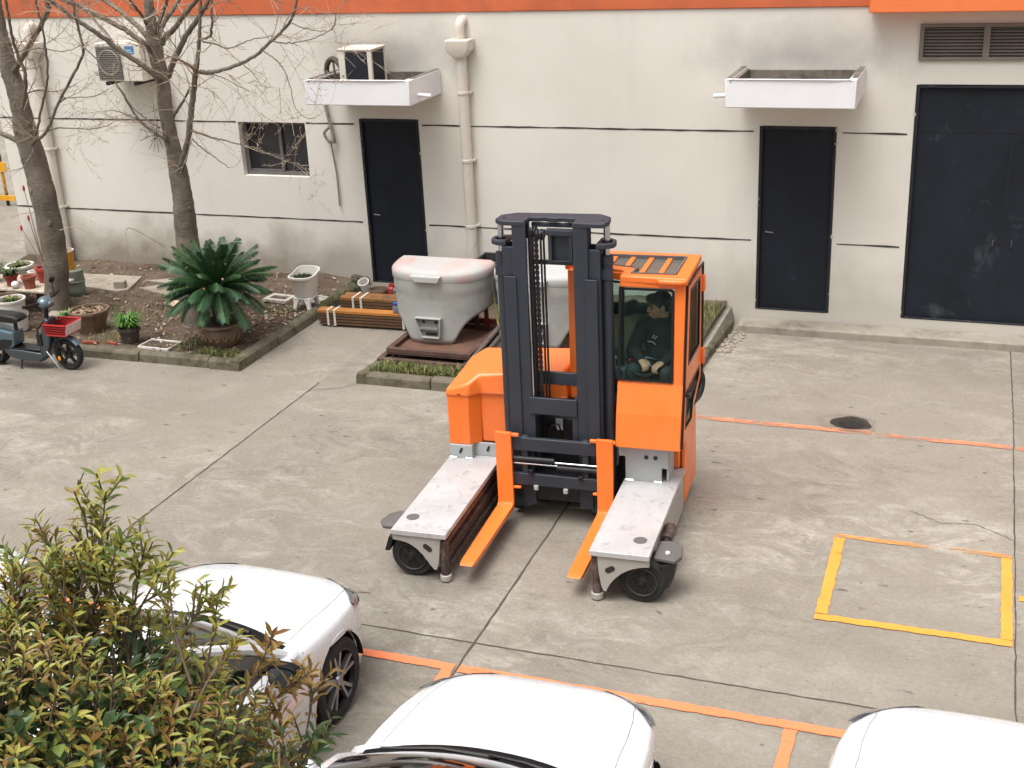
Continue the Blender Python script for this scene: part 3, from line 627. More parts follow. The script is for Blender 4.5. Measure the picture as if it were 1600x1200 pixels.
# mast: two outer channels, two inner channels that rise higher, cross members, cylinders, chains
def channel(x0, x1, y0, y1, z0, z1, side, t=.02):
    """C section opening towards the middle; side -1 = left hand channel"""
    m = MB()
    if side < 0: m.box(x0, x1, y0, y0+t, z0, z1); m.box(x0, x0+t, y0+t, y1-t, z0, z1); m.box(x0, x1, y1-t, y1, z0, z1)
    else: m.box(x0, x1, y0, y0+t, z0, z1); m.box(x1-t, x1, y0+t, y1-t, z0, z1); m.box(x0, x1, y1-t, y1, z0, z1)
    return m
ms = bpy.data.objects.new("mast", None)
mm = MB(); mm.box(-.385, .39, 1.36, 1.38, .2, .5); ms = mm.build("mast", MAST, fk, bevel=.004)
channel(-.39, -.272, 1.125, 1.30, .12, 2.37, -1, .022).build("outer_rail", MAST, ms, bevel=.005)
channel(.272, .39, 1.125, 1.30, .12, 2.37, 1, .022).build("outer_rail", MAST, ms, bevel=.005)
channel(-.30, -.19, 1.103, 1.235, .16, 2.575, -1).build("inner_rail", MAST, ms, bevel=.005)
channel(.185, .30, 1.103, 1.235, .16, 2.575, 1).build("inner_rail", MAST, ms, bevel=.005)
for s_ in (-1, 1):
    w_ = MB(); a, b_ = sorted((s_*.277, s_*.372)); w_.box(a, b_, 1.088, 1.1025, .3, 2.14); w_.build("wear_plate", MAST, ms, bevel=.004)
    # flange of the inner channel that shows its lit inner face
    c = MB(); a, b_ = sorted((s_*.165, s_*.19)); c.box(a, b_, 1.18, 1.255, .5, 2.5); c.build("guide_strip", MAST, ms, bevel=.004)
    # ring lug and lift cylinder
    lg = MB(); cx, cy = s_*.425, 1.225; n = 20
    out = [(s_*.36, 1.125), (s_*.44, 1.13), (s_*.49, 1.17), (s_*.5, 1.23), (s_*.49, 1.28), (s_*.45, 1.32), (s_*.36, 1.33)]
    inn = [(cx+s_*.05*math.cos(a), cy+.05*math.sin(a)) for a in (R_(-150), R_(-90), R_(-45), 0, R_(45), R_(90), R_(150))]
    lg.ring(out, inn, 'z', 2.375, 2.415); lg.build("cylinder_lug", MAST, ms, bevel=.006)
    rd = MB(); rd.tube([(cx, cy, 2.2), (cx, cy, 2.545)], .025, 18); rd.build("cylinder_rod", CHROME, ms)
    cy_ = MB(); cy_.lathe([(.044, .3), (.044, 2.24), (.05, 2.24), (.05, 2.3), (.03, 2.31)], (cx, cy, 0), n=22); cy_.box(cx-.045, cx+.045, cy-.05, cy-.02, 2.12, 2.2); cy_.build("lift_cylinder", MAST, ms)
tp = MB(); tp.prism([(-.385, 1.1), (-.30, 1.095), (-.20, 1.1), (-.19, 1.245), (-.12, 1.245), (-.08, 1.262), (-.03, 1.24), (.03, 1.24), (.07, 1.262), (.12, 1.24), (.18, 1.245), (.19, 1.1), (.30, 1.095), (.43, 1.1), (.455, 1.2), (.44, 1.32), (.34, 1.405), (-.33, 1.375), (-.44, 1.29), (-.445, 1.16)], 'z', 2.545, 2.582)
tpo = tp.build("top_plate", MAST, ms, bevel=.006)
for x in (-.385, .405):
    h = MB(); h.lathe([(.0, 2.584), (.014, 2.584), (.015, 2.581)], (x, 1.2, 0), n=14, caps=False); h.build("bolt_hole", BLACK, tpo)
for bx in ((-.185, .19, 1.26, 1.285, 2.5, 2.535), (-.185, .19, 1.2, 1.23, 2.215, 2.25)):
    cbm = MB(); cbm.box(*bx); cbm.build("cross_member", MAST, ms, bevel=.005)
cc = MB(); cc.ring([(-.03, 2.25), (.165, 2.25), (.165, 2.475), (-.03, 2.475)], [(0, 2.255), (.135, 2.255), (.135, 2.455), (0, 2.455)], 'y', 1.17, 1.23); cc.box(0, .135, 1.215, 1.228, 2.255, 2.455); cc.box(-.05, .17, 1.165, 1.24, 2.46, 2.5); cc.build("cylinder_crosshead", MAST, ms, bevel=.005)
lb = MB(); lb.box(-.19, .19, 1.24, 1.27, 1.19, 1.3)
lb.box(-.215, .185, 1.085, 1.115, .985, 1.13); lb.box(-.215, -.185, 1.115, 1.26, 1.085, 1.13); lb.box(.155, .185, 1.115, 1.26, 1.085, 1.13); lb.box(-.2, .18, 1.27, 1.29, .88, .92); lb.box(-.215, -.17, 1.1, 1.22, .7, .985); lb.box(.14, .185, 1.1, 1.22, .7, .985)
lb.build("lower_crosshead", MAST, ms, bevel=.005)
bk = MB(); bk.box(-.19, .19, 1.34, 1.36, .45, .88); bk.build("dark_backing", BLACK, ms)
def pulley(x, z, r, wd):
    p = MB(); p.lathe([(r*.3, -wd/2), (r, -wd/2), (r, -wd/4), (r*.82, 0), (r, wd/4), (r, wd/2), (r*.3, wd/2)], (x, 1.2, z), 'x', 24); return p.build("chain_pulley", BLACK, ms)
pulley(-.145, 2.475, .05, .03); pulley(-.105, 2.455, .045, .04); pulley(-.075, 2.46, .04, .02)
def chain(x, y, z0, z1):
    c = MB(); n = int((z1-z0)/.022)
    for i in range(n):
        z = z0+i*.022
        if i % 2: c.box(x-.012, x+.012, y-.006, y+.006, z, z+.022)
        else: c.box(x-.017, x+.017, y-.004, y+.004, z-.002, z+.024)
    return c.build("lift_chain", BLACK, ms)
chain(-.125, 1.175, 1.0, 2.45)
for x, y in ((-.165, 1.19), (-.088, 1.17), (-.066, 1.18)):
    hz = MB(); hz.tube(spline([(x, y, 2.44), (x+.002, y, 1.8), (x+.006, y, 1.0), (x+.03, y+.06, .8)], 6), .009, 8); hz.build("hose", BLACKP, ms)
pp_ = MB(); pp_.tube([(-.178, 1.11, 1.12), (-.178, 1.11, 2.45)], .006, 6); pp_.build("pipe", CHROME, ms)
hz = MB()
hz.tube(spline([(-.1, 1.2, .7), (-.06, 1.18, .84), (.0, 1.19, .86), (.02, 1.22, .72)], 6), .008, 8); hz.tube(spline([(-.14, 1.22, .72), (-.11, 1.2, .9), (-.1, 1.24, .96)], 6), .008, 8)
hz.build("hose", BLACKP, ms)
hb = MB(); hb.box(-.06, .0, 1.315, 1.335, .76, .92); hb.build("label_plate", CANW, ms)
for z, x in ((.9, .43), (1.1, .45), (.78, .44)):
    q = MB(); q.tube(spline([(x-.05, 1.3, z), (x, 1.27, z+.12), (x+.03, 1.3, z-.06), (x+.01, 1.33, z-.3)], 6), .014, 8); q.build("hose", BLACKP if z > .8 else STEEL, ms)
# fork carriage and forks
ca = MB(); ca.box(-.37, .42, 1.02, 1.06, .68, .795); ca.box(-.37, .42, 1.02, 1.06, .37, .475); ca.box(-.28, -.23, 1.035, 1.085, .37, .8); ca.box(.23, .28, 1.035, 1.085, .37, .8); ca.box(.41, .47, 1.05, 1.1, .16, .7); cao = ca.build("fork_carriage", MAST, fk, bevel=.006)
for x0, x1, z, r_, mt in ((-.36, .0, .605, .024, BLACK), (0, .36, .59, .009, CHROME), (-.36, .02, .563, .009, CHROME), (.02, .38, .548, .022, BLACK)):
    c = MB(); c.tube([(x0, 1.03, z), (x1, 1.03, z)], r_, 14); c.build("fork_cylinder", mt, cao)
for x, z in ((-.2, .5), (.22, .48), (-.16, .36), (.09, .35)):
    c = MB(); c.box(x-.018, x+.018, 1.0, 1.03, z-.02, z+.02); c.build("bolt_block", STEEL if z < .4 else BLACK, cao, bevel=.003)
c = MB(); c.box(-.37, .26, 1.33, 1.36, .09, .14); c.build("axle_beam", STEEL, fk, bevel=.004)
c = MB(); c.box(.25, .36, 1.2, 1.32, .05, .3); c.box(-.42, -.34, 1.2, 1.32, .05, .3); c.box(-.37, .4, 1.12, 1.3, .2, .4); c.build("mast_foot", BLACK, ms, bevel=.005)
def fork(x0, x1):
    f = MB(); zt = .2; tips = []
    prof = [(.985, .845), (.985, .24), (.972, .213), (.94, .2), (.0, .2), (-.055, .192), (-.06, .188), (.0, .165), (.95, .158), (1.0, .165), (1.018, .19), (1.018, .845)]
    n = len(prof); vs = []
    for (y, z) in prof:
        k = max(0, (0.06-y))/.12*.018 if z < .3 else 0
        vs.append((x0+k, y, z))
    for (y, z) in prof:
        k = max(0, (0.06-y))/.12*.018 if z < .3 else 0
        vs.append((x1-k, y, z))
    f.add(vs, [tuple(range(n)), tuple(range(2*n-1, n-1, -1))]+[(i, i+n, (i+1) % n+n, (i+1) % n) for i in range(n)])
    o = f.build("fork", ORANGE, fk, bevel=.006)
    hooks = ((x1, x1+.065, .812, .84), (x1, x1+.065, .345, .365)) if x0 < 0 else ((x0-.055, x0, .812, .84), (x1, x1+.02, .812, .84), (x0-.04, x0, .345, .365))
    for a, b_, z0, z1 in hooks:
        h = MB(); h.box(a, b_, .99, 1.018, z0, z1); h.build("fork_hook", ORANGE, o, bevel=.006)
fork(-.487, -.352); fork(.362, .495)
# cab
cb_ = MB()
cb_.prism([(1.035, .775), (1.085, 1.05), (1.165, 1.295), (1.215, 1.295), (1.215, .775)], 'x', .505, 1.03)           # lower front
ca_ = cb_.build("cab", ORANGE, fk, bevel=.008, seg=2, smooth=3)
for a, b_, wx, wy in (((.988, 1.19, 1.28), (.988, 1.275, 2.1), .084, .055), ((.09, 1.48, 1.0), (.09, 1.5, 2.1), .1, .07), ((.985, 1.86, .98), (.985, 1.86, 2.1), .07, .05), ((.03, 1.9, 1.1), (.03, 1.9, 2.1), .06, .05)):
    pil = MB(); pil.loft([[Vector(p)+Vector((sx*wx/2, sy*wy/2, 0)) for sx, sy in ((-1, -1), (1, -1), (1, 1), (-1, 1))] for p in (a, b_)]); pil.build("cab_pillar", ORANGE, ca_, bevel=.008)
hd = MB(); hd.prism([(.515, 2.045), (.96, 2.045), (.96, 2.11), (.515, 2.11)], 'y', 1.245, 1.285); hd.prism([(.51, 1.285), (.55, 1.285), (.55, 1.45), (.1, 1.54), (.1, 1.5), (.51, 1.415)], 'z', 2.045, 2.11)
hd.box(.06, 1.0, 1.85, 1.89, 2.03, 2.1); hd.build("header_rail", ORANGE, ca_, bevel=.008)
pn = MB(); pn.prism([(.1, 1.44), (.505, 1.36), (.505, 1.4), (.1, 1.48)], 'z', 1.16, 1.285); pn.box(.03, 1.0, 1.86, 1.9, .98, 1.42); pn.box(.03, .06, 1.5, 1.88, 1.0, 1.3); pn.build("cab_panel", ORANGE, ca_, bevel=.008)
OUT = [(.0, 1.95), (1.045, 1.92), (1.05, 1.225), (.515, 1.245), (.515, 1.42), (.0, 1.53)]; INN = [(.12, 1.83), (.945, 1.835), (.94, 1.335), (.585, 1.325), (.6, 1.475), (.12, 1.6)]
rf = MB(); rf.ring(OUT, INN, 'z', 2.08, 2.138); rf.prism([(.83, 1.18), (1.0, 1.18), (1.035, 1.2), (1.05, 1.24), (.8, 1.25)], 'z', 2.095, 2.132); rfo = rf.build("cab_roof", ORANGE, ca_, bevel=.014, seg=3)
gl = MB(); gl.prism([(x, y) for x, y in INN], 'z', 2.108, 2.114); gl.build("roof_glass", ROOFGLASS, rfo, smooth=0)
INS = [(.14, 1.812), (.93, 1.817), (.924, 1.352), (.605, 1.343), (.617, 1.487), (.14, 1.615)]
sl_ = MB(); sl_.ring(INN, INS, 'z', 2.115, 2.1425); sl_.build("rubber_seal", GUARD, rfo)
for x in (.36, .51, .66, .81):
    y0 = 1.36 if x > .6 else 1.55
    q = MB(); q.box(x-.021, x+.021, y0, 1.81, 2.116, 2.128); q.build("roof_bar", ORANGE, rfo, bevel=.004)
# windows of the cab with black gaskets
def gasket(poly3, w_=.022, name="front_window", gm=CABGLASS):
    ps = [Vector(p) for p in poly3]; c = sum(ps, Vector())/len(ps); n = (ps[1]-ps[0]).cross(ps[2]-ps[0]).normalized()
    inn = []
    for i, p in enumerate(ps):
        a = (ps[i-1]-p).normalized(); b_ = (ps[(i+1) % len(ps)]-p).normalized(); d = a+b_
        if d.length < 1e-4: d = n.cross(b_)
        d.normalize()
        if d.dot(c-p) < 0: d = -d
        sn = max(.45, math.sqrt(max(0, 1-(a.dot(d))**2))); inn.append(p+d*(w_/sn))
    g_ = MB(); g_.add(ps, [tuple(range(len(ps)))]); o = g_.build(name, gm, ca_, smooth=0)
    f = MB(); k = len(ps); vs = [p+n*t for t in (-.006, .006) for q in (ps, inn) for p in q]; fs = []
    for i in range(k):
        j = (i+1) % k; fs += [(i, j, k+j, k+i), (2*k+i, 3*k+i, 3*k+j, 2*k+j), (i, 2*k+i, 2*k+j, j), (k+i, k+j, 3*k+j, 3*k+i)]
    f.add(vs, fs); f.build("window_gasket", BLACKP, o); return o
gasket([(.508, 1.158, 1.305), (.945, 1.158, 1.305), (.945, 1.242, 2.03), (.925, 1.244, 2.045), (.515, 1.244, 2.045)], .018)
gasket([(.105, 1.45, 1.29), (.505, 1.37, 1.29), (.51, 1.41, 2.04), (.11, 1.50, 2.04)], .016)
gasket([(.508, 1.17, 1.305), (.508, 1.365, 1.305), (.513, 1.41, 2.04), (.513, 1.25, 2.04)], .012)
gasket([(.08, 1.885, 1.43), (.95, 1.885, 1.43), (.95, 1.885, 2.03), (.08, 1.885, 2.03)], .02, "rear_window")
gasket([(.04, 1.54, 1.32), (.04, 1.86, 1.32), (.04, 1.86, 2.03), (.04, 1.54, 2.03)], .016, "side_window")
# door on the right hand side, with an upper and a lower window
d1 = [(1.16, 1.275), (1.295, 2.075), (1.9, 2.06), (1.9, 1.27)]; w1 = [(1.27, 1.42), (1.365, 2.015), (1.815, 1.985), (1.8, 1.40)]
d2 = [(1.06, .83), (1.16, 1.275), (1.9, 1.27), (1.9, 1.09), (1.56, .97), (1.5, .83)]; w2 = [(1.13, .93), (1.2, 1.235), (1.8, 1.225), (1.8, 1.15), (1.5, 1.03), (1.43, .9)]
dd = MB(); dd.ring(d1, w1, 'x', 1.032, 1.05); dd.ring(d2, w2, 'x', 1.032, 1.05); do = dd.build("cab_door", ORANGE, ca_, bevel=.004)
for w_ in (w1, w2):
    cx = sum(p[0] for p in w_)/len(w_); cz = sum(p[1] for p in w_)/len(w_); inn = [(cx+(y-cx)*.93, cz+(z-cz)*.93) for y, z in w_]
    q = MB(); q.ring(w_, inn, 'x', 1.036, 1.054); q.build("window_gasket", BLACKP, do)
    q = MB(); q.prism(w_, 'x', 1.04, 1.044); q.build("door_glass", CABGLASS, do, smooth=0)
q = MB(); q.tube([(1.055, 1.27, 2.085), (1.055, 1.93, 2.07), (1.055, 1.93, 1.1)], .01, 6); q.tube([(1.04, 1.275, 2.08), (1.04, 1.14, 1.275), (1.04, 1.035, .8)], .011, 6); q.build("door_seal", BLACKP, do)
for z in (1.9, 1.27):
    q = MB(); q.box(1.05, 1.075, 1.9, 1.95, z-.07, z+.07); q.build("hinge", ORANGE, do, bevel=.006)
q = MB(); q.box(1.05, 1.085, 1.14, 1.2, 1.2, 1.235); q.tube([(1.065, 1.15, 1.26), (1.1, 1.17, 1.26), (1.1, 1.3, 1.28)], .012, 8); q.build("handle", BLACKP, do, bevel=.004)
q = MB(); q.tube(spline([(1.0, 1.72, .92), (1.04, 1.86, .95), (1.05, 1.93, 1.05), (1.02, 1.9, 1.16)], 6), .035, 10); q.build("hose", BLACKP, fk)
# cab interior
it = MB(); it.box(.06, 1.0, 1.22, 1.86, .87, .9); it.box(.53, .98, 1.22, 1.27, 1.03, 1.2); it.build("cab_floor", BLACK, ca_)
BEI = mat("beige_trim", lin(186, 178, 150), .8, var=.08)
it = MB(); it.box(.1, .75, 1.80, 1.83, 1.32, 1.66); it.build("trim_panel", BEI, ca_, bevel=.008)
st_ = MB(); st_.box(.7, .98, 1.42, 1.7, 1.2, 1.3); st_.box(.7, .98, 1.66, 1.76, 1.3, 1.72); so = st_.build("seat", BLACKP, ca_, bevel=.03, seg=3)
it = MB(); it.box(.12, .5, 1.47, 1.72, 1.18, 1.36); it.prism([(.45, 1.3), (.62, 1.3), (.62, 1.55), (.45, 1.6)], 'z', 1.25, 1.345); co = it.build("console", mat("teal_grey_console", lin(84, 100, 100), .6), ca_, bevel=.01)
for k, (x, y, cl) in enumerate(((.43, 1.42, (226, 226, 220)), (.47, 1.44, (222, 150, 30)), (.5, 1.4, (20, 20, 20)), (.56, 1.38, (190, 40, 36)), (.535, 1.42, (20, 20, 20)))):
    q = MB(); q.tube([(x, y, 1.3), (x, y, 1.38)], .006, 6); q.ell((x, y, 1.39), (.015, .015, .02)); q.build("lever", mat("lever_knob_%s" % "abcde"[k], lin(*cl), .4), co)
sw = MB(); n = 28
sw.tube([(.70+.125*math.cos(a), 1.305+.1*math.sin(a), 1.375+.035*math.sin(a)) for a in [2*math.pi*k/n for k in range(n+1)]], .011, 8); sw.tube([(.7, 1.305, 1.375), (.7, 1.25, 1.12)], .018, 8); sw.tube([(.58, 1.305, 1.375), (.82, 1.305, 1.375)], .01, 6); sw.build("steering_wheel", BLACKP, ca_)
# ---------------------------------------------------------------- the driver, seated in the cab
def capsule(m, p, q, r0, r1, n=12):
    p = Vector(p); q = Vector(q); m.tube([p+(q-p)*t for t in (0, .25, .5, .75, 1)], [r0+(r1-r0)*t for t in (0, .25, .5, .75, 1)], n); m.ell(p, (r0,)*3, nu=n, nv=8); m.ell(q, (r1,)*3, nu=n, nv=8)
def fused(m, name, material, parent, vox, it=6):
    o = m.build(name, material, parent, smooth=180)
    r = o.modifiers.new("fuse", 'REMESH'); r.mode = 'VOXEL'; r.voxel_size = vox; r.use_smooth_shade = True
    s_ = o.modifiers.new("relax", 'SMOOTH'); s_.factor = .5; s_.iterations = it; return o
SKIN = mat("skin", lin(178, 132, 108), .5, var=.05); HAIR = mat("black_hair", lin(22, 19, 18), .5, var=.2, bump=.3, bscale=90)
SWEAT = mat("black_sweater", lin(24, 24, 27), .9, var=.15, bump=.15, bscale=50); TROUS = mat("dark_trousers", lin(44, 48, 52), .85, var=.1)
pr = thing("person", "driver in a black printed sweater seated in the orange cab, looking sideways", "person", FO, FYAW)
B = MB()
HD = Vector((.775, 1.50, 1.825)); HR = Matrix.Rotation(R_(-62), 3, 'Z') @ Matrix.Rotation(R_(6), 3, 'X')   # head turned to the picture's left
def hp(x, y, z): return HD+HR@Vector((x, y, z))          # head axes: y = -front
B.ell(hp(0, .012, .025), (.067, .084, .078), HR); B.ell(hp(0, -.025, -.03), (.055, .056, .07), HR); B.ell(hp(0, -.045, -.075), (.032, .034, .026), HR)
B.ell(hp(0, -.083, -.012), (.011, .018, .026), HR); B.ell(hp(0, -.092, -.026), (.014, .014, .011), HR)
for s_ in (-1, 1):
    B.ell(hp(s_*.066, .01, -.008), (.010, .019, .031), HR); B.ell(hp(s_*.032, -.066, .022), (.026, .013, .010), HR); B.ell(hp(s_*.035, -.055, -.03), (.024, .022, .024), HR)
B.ell(hp(0, -.080, -.056), (.022, .010, .006), HR); B.ell(hp(0, -.078, -.067), (.019, .010, .007), HR)
capsule(B, hp(0, .02, -.06), (.80, 1.515, 1.69), .05, .054)
B.ell((.80, 1.52, 1.52), (.135, .085, .19)); capsule(B, (.80, 1.53, 1.42), (.80, 1.55, 1.34), .13, .14)
ARMS = (((.655, 1.49, 1.665), (.575, 1.42, 1.47), (.665, 1.295, 1.435), -1), ((.945, 1.54, 1.665), (.965, 1.44, 1.47), (.845, 1.30, 1.42), 1))
for sh, el, wr, sd_ in ARMS:
    capsule(B, sh, el, .05, .042); capsule(B, el, wr, .04, .026)
    sh, el, wr = Vector(sh), Vector(el), Vector(wr); d = (wr-el).normalized(); side = d.cross(Vector((0, 0, 1))).normalized(); up = side.cross(d)
    B.ell(wr+d*.04, (.034, .044, .017), Matrix((side, d, up)).transposed())
    for k in range(4):
        b0 = wr+d*.072+side*(.024-.016*k); L = (.034, .04, .038, .029)[k]
        k1 = b0+d*L*.7-up*.008; k2 = k1+d*L*.3-up*.022; k3 = k2-d*.012-up*.016
        capsule(B, b0, k1, .0085, .008, 8); capsule(B, k1, k2, .008, .0075, 8); capsule(B, k2, k3, .0075, .007, 8)
    tb = wr+d*.02+side*(.03 if sd_ > 0 else -.03); t1 = tb+d*.03+side*(.018 if sd_ > 0 else -.018)-up*.008; capsule(B, tb, t1, .0115, .0095, 8); capsule(B, t1, t1+d*.024-up*.012, .0095, .008, 8)
LEGS = (((.735, 1.53, 1.345), (.6, 1.29, 1.335), (.595, 1.33, .98)), ((.865, 1.53, 1.345), (.875, 1.28, 1.335), (.87, 1.32, .98)))
for hip, kn, an in LEGS: capsule(B, hip, kn, .072, .052); capsule(B, kn, an, .05, .035); capsule(B, (an[0], an[1]+.02, .935), (an[0], an[1]-.07, .925), .032, .028)
body = fused(B, "body", SKIN, pr, .0055, 3)
hm = MB(); hm.ell(hp(0, .022, .042), (.076, .09, .076), HR); hm.ell(hp(0, .055, .0), (.068, .056, .07), HR); hm.ell(hp(.0, -.045, .083), (.058, .05, .026), HR)
for k in range(9): hm.ell(hp(-.056+.014*k, -.07-.012*math.sin(k*math.pi/8), .066), (.014, .02, .022), HR)
for s_ in (-1, 1): hm.ell(hp(s_*.064, -.012, .03), (.013, .022, .036), HR)
fused(hm, "hair", HAIR, body, .006, 3)
for s_ in (-1, 1):
    e = MB(); e.ell(hp(s_*.031, -.0715, .006), (.012, .007, .006), HR); e.build("eye", mat("eye_%s" % ("a" if s_ < 0 else "b"), lin(40, 32, 30), .3), body)
    e = MB(); e.ell(hp(s_*.032, -.079, .028), (.019, .005, .004), HR); e.build("eyebrow", HAIR, body)
sw_ = MB(); sw_.ell((.80, 1.52, 1.535), (.155, .105, .175)); capsule(sw_, (.80, 1.53, 1.43), (.80, 1.55, 1.345), .142, .152); capsule(sw_, (.70, 1.5, 1.665), (.90, 1.54, 1.665), .06, .06); capsule(sw_, (.80, 1.513, 1.67), (.797, 1.512, 1.71), .066, .06)
for sh, el, wr, sd_ in ARMS: capsule(sw_, sh, el, .066, .056); capsule(sw_, el, Vector(el)+(Vector(wr)-Vector(el))*.93, .055, .038)
swo = fused(sw_, "sweater", SWEAT, body, .009, 6)
tr_ = MB()
for hip, kn, an in LEGS: capsule(tr_, hip, kn, .084, .064); capsule(tr_, kn, an, .062, .048)
capsule(tr_, (.735, 1.55, 1.345), (.865, 1.55, 1.345), .09, .09); fused(tr_, "trousers", TROUS, body, .009, 6)
for hip, kn, an in LEGS:
    sh_ = MB(); capsule(sh_, (an[0], an[1]+.03, .935), (an[0], an[1]-.085, .925), .042, .037); sh_.build("shoe", BLACKP, body)
pt = MB(); pt.tube(spline([(.70, 1.414, 1.545), (.725, 1.408, 1.552), (.75, 1.408, 1.54), (.765, 1.411, 1.522)], 5), [.005]*15+[.003], 6)
for (x, z) in ((.752, 1.60), (.742, 1.585), (.76, 1.578), (.77, 1.592)): pt.ell((x, 1.413, z), (.007, .006, .008))
pt.build("chest_print", mat("grey_print", lin(150, 150, 150), .8), swo)
jk = MB(); rnd = random.Random(4)
for k in range(9): jk.ell((.2+.05*k, 1.765+rnd.uniform(-.02, .02), 1.70+rnd.uniform(-.01, .025)), (.06, .05, .045+rnd.uniform(0, .025)), Euler((rnd.uniform(-.4, .4), rnd.uniform(-.4, .4), rnd.uniform(0, 3))).to_matrix())
jo = fused(jk, "jacket", mat("dark_crumpled_jacket", lin(34, 38, 42), .8, var=.4, scale=20), None, .012, 3); jo.location = FO; jo.rotation_euler = (0, 0, FYAW); tag(jo, "dark crumpled jacket lying on the ledge behind the driver in the cab", "jacket")

# ================================================================== THINGS IN THE YARD
TUBM = mat("grey_moulded_plastic", lin(164, 165, 160), .6, var=.06, scale=3, bump=.08, dirt=lin(146, 144, 136), dlo=.55, dhi=.75, dscale=4)
LIDM = mat("pale_moulded_lid", lin(178, 179, 176), .6, var=.04, dirt=lin(172, 171, 165), dlo=.58, dhi=.75)
LIDP = mat("pink_stained_lid", lin(182, 180, 177), .6, var=.03, dirt=lin(200, 152, 144), dlo=.47, dhi=.68, dscale=2.6)
DARKP = mat("recess_shade_grey", lin(128, 130, 126), .7, var=.1)  # darker copy of the grey plastic, paints the shade inside the grip pocket
def moulded_cover(cx, yb, lidm, label, rz=0.):
    """D-shaped machine cover: flat back, round front, a front tongue that reaches the ground, arches cut at both sides, a lid"""
    t = thing("moulded_cover", label, "plastic cover", (cx, yb, 0), rz, "grey moulded covers on the rusty frames")
    a, d, n = .565, .60, 48
    def plan(f, s=1.):
        sx, cx_ = math.sin(f), math.cos(f)
        return (s*a*math.copysign(abs(sx)**.82, sx), -s*d*abs(cx_)**.62)
    def zlow(x):
        x = abs(x); return interp([(0, .2), (.27, .2), (.30, .25), (.34, .33), (.40, .42), (.48, .49), (.57, .53)], x)
    m = MB(); cols = []
    for i in range(n+1):
        f = -math.pi/2+math.pi*i/n; col = []
        for k in range(15):
            u = k/14
            x0, y0 = plan(f); zl = zlow(x0); z = zl+(.95-zl)*u
            s_ = interp([(.2, .95), (.45, .975), (.7, .98), (.745, .98), (.765, .988), (.8, 1.0), (.95, 1.0)], z)
            x, y = plan(f, s_); col.append((x, y-(.0 if z > .5 else (.5-z)*.08), z))
        cols.append(col)
    m.loft(cols, close=False, caps=False)
    o = m.build("shell", TUBM, t, smooth=50); sm = o.modifiers.new("wall", 'SOLIDIFY'); sm.thickness = .02; sm.offset = -1
    k_ = MB(); k_.box(-a*.98, a*.98, -.015, .005, .62, .95); k_.build("back_wall", TUBM, o)
    l = MB(); rings = []
    for s_, z in ((1.02, .905), (1.035, .915), (1.035, .985), (1.02, 1.005), (.96, 1.035), (.8, 1.045), (.5, 1.05), (.1, 1.052)):
        r = [plan(-math.pi/2+math.pi*i/n, s_) for i in range(n+1)]; rings.append([Vector((x, y-(1.035-s_)*.16+.02, z)) for x, y in r])
    l.loft(rings); lo = l.build("lid", lidm, t, smooth=50)
    h = MB(); y = -d*1.035-.012; h.prism([(-.19, 1.0), (.18, 1.0), (.15, .925), (-.13, .925)], 'y', y-.02, y+.07); h.build("lid_handle", LIDM, lo, bevel=.012)
    p = MB(); yf = -d*.955-.062
    p.ring([(-.17, .515), (.15, .515), (.13, .275), (-.10, .275)], [(-.15, .50), (.132, .50), (.115, .29), (-.085, .29)], 'y', yf-.012, yf+.05); po = p.build("grip_pocket", TUBM, o, bevel=.006)
    q = MB(); q.prism([(-.15, .5), (.132, .5), (.115, .29), (-.085, .29)], 'y', yf+.028, yf+.04); q.box(-.13, .11, yf-.004, yf+.03, .375, .40); q.build("pocket_floor", DARKP, po)
    for x, z, w_ in ((-.07, .46, .02), (.08, .46, .02)):
        e = MB(); e.lathe([(.0, yf+.025), (w_, yf+.025), (w_, yf+.03)], (x, 0, z), 'y', 14, caps=False); e.build("bolt_hole", BLACK, po)
    e = MB(); e.box(-.05, .09, yf+.02, yf+.0275, .305, .335); e.build("slot", BLACK, po)
    return t
moulded_cover(-5.66, 12.93, LIDP, "grey moulded machine cover with pink-stained lid, standing free on the rusty frame")
moulded_cover(-4.45, 13.02, LIDM, "grey moulded machine cover half hidden behind the forklift mast")
def frame_ch(m, x0, x1, y0, y1, z0, z1, t=.06):
    for a in ((x0, x1, y0, y0+t), (x0, x1, y1-t, y1), (x0, x0+t, y0+t, y1-t), (x1-t, x1, y0+t, y1-t)): m.box(*a, z0, z1)
def rusty(name, x0, x1, y0, y1, z0, z1, label, posts=(), board=True, rails=()):
    m = MB(); frame_ch(m, x0, x1, y0, y1, z1-.05, z1)
    frame_ch(m, x0+.0, x1, y0, y1, z1-.065, z1-.058, .09)
    o = m.build(name, RUST, None, bevel=.006); tag(o, label, "steel frame", "rusty frames on the grass bed")
    for x in (x0+.03, x1-.1):
        for y in (y0+.03, y1-.1): l = MB(); l.box(x, x+.07, y, y+.07, z0, z1-.065); l.build("foot", RUST, o, bevel=.004)
    if board:
        b_ = MB(); b_.box(x0+.065, x1-.065, y0+.065, y1-.065, z1-.068, z1-.05); b_.build("board", mat("brown_board", lin(104, 74, 58), .8, var=.25, scale=4), o)
    for x, y, zt in posts:
        p = MB(); p.box(x, x+.04, y, y+.05, z1-.03, zt); p.build("post", REDRUST if x > -5.25 else RUST, o, bevel=.004)
    for r in rails:
        p = MB(); p.box(*r); p.build("rail", REDRUST, o, bevel=.004)
    return o
rusty("steel_frame", -6.13, -5.06, 11.88, 13.0, .07, .15, "lower rusty steel frame lying under the free-standing cover", board=False)
rusty("steel_frame", -6.05, -5.04, 11.97, 12.98, .15, .245, "upper rusty steel frame with a board and posts under the free-standing cover", posts=((-5.33, 12.86, .68), (-5.22, 12.88, .68)), rails=((-5.6, -5.06, 12.925, 12.965, .26, .33),))
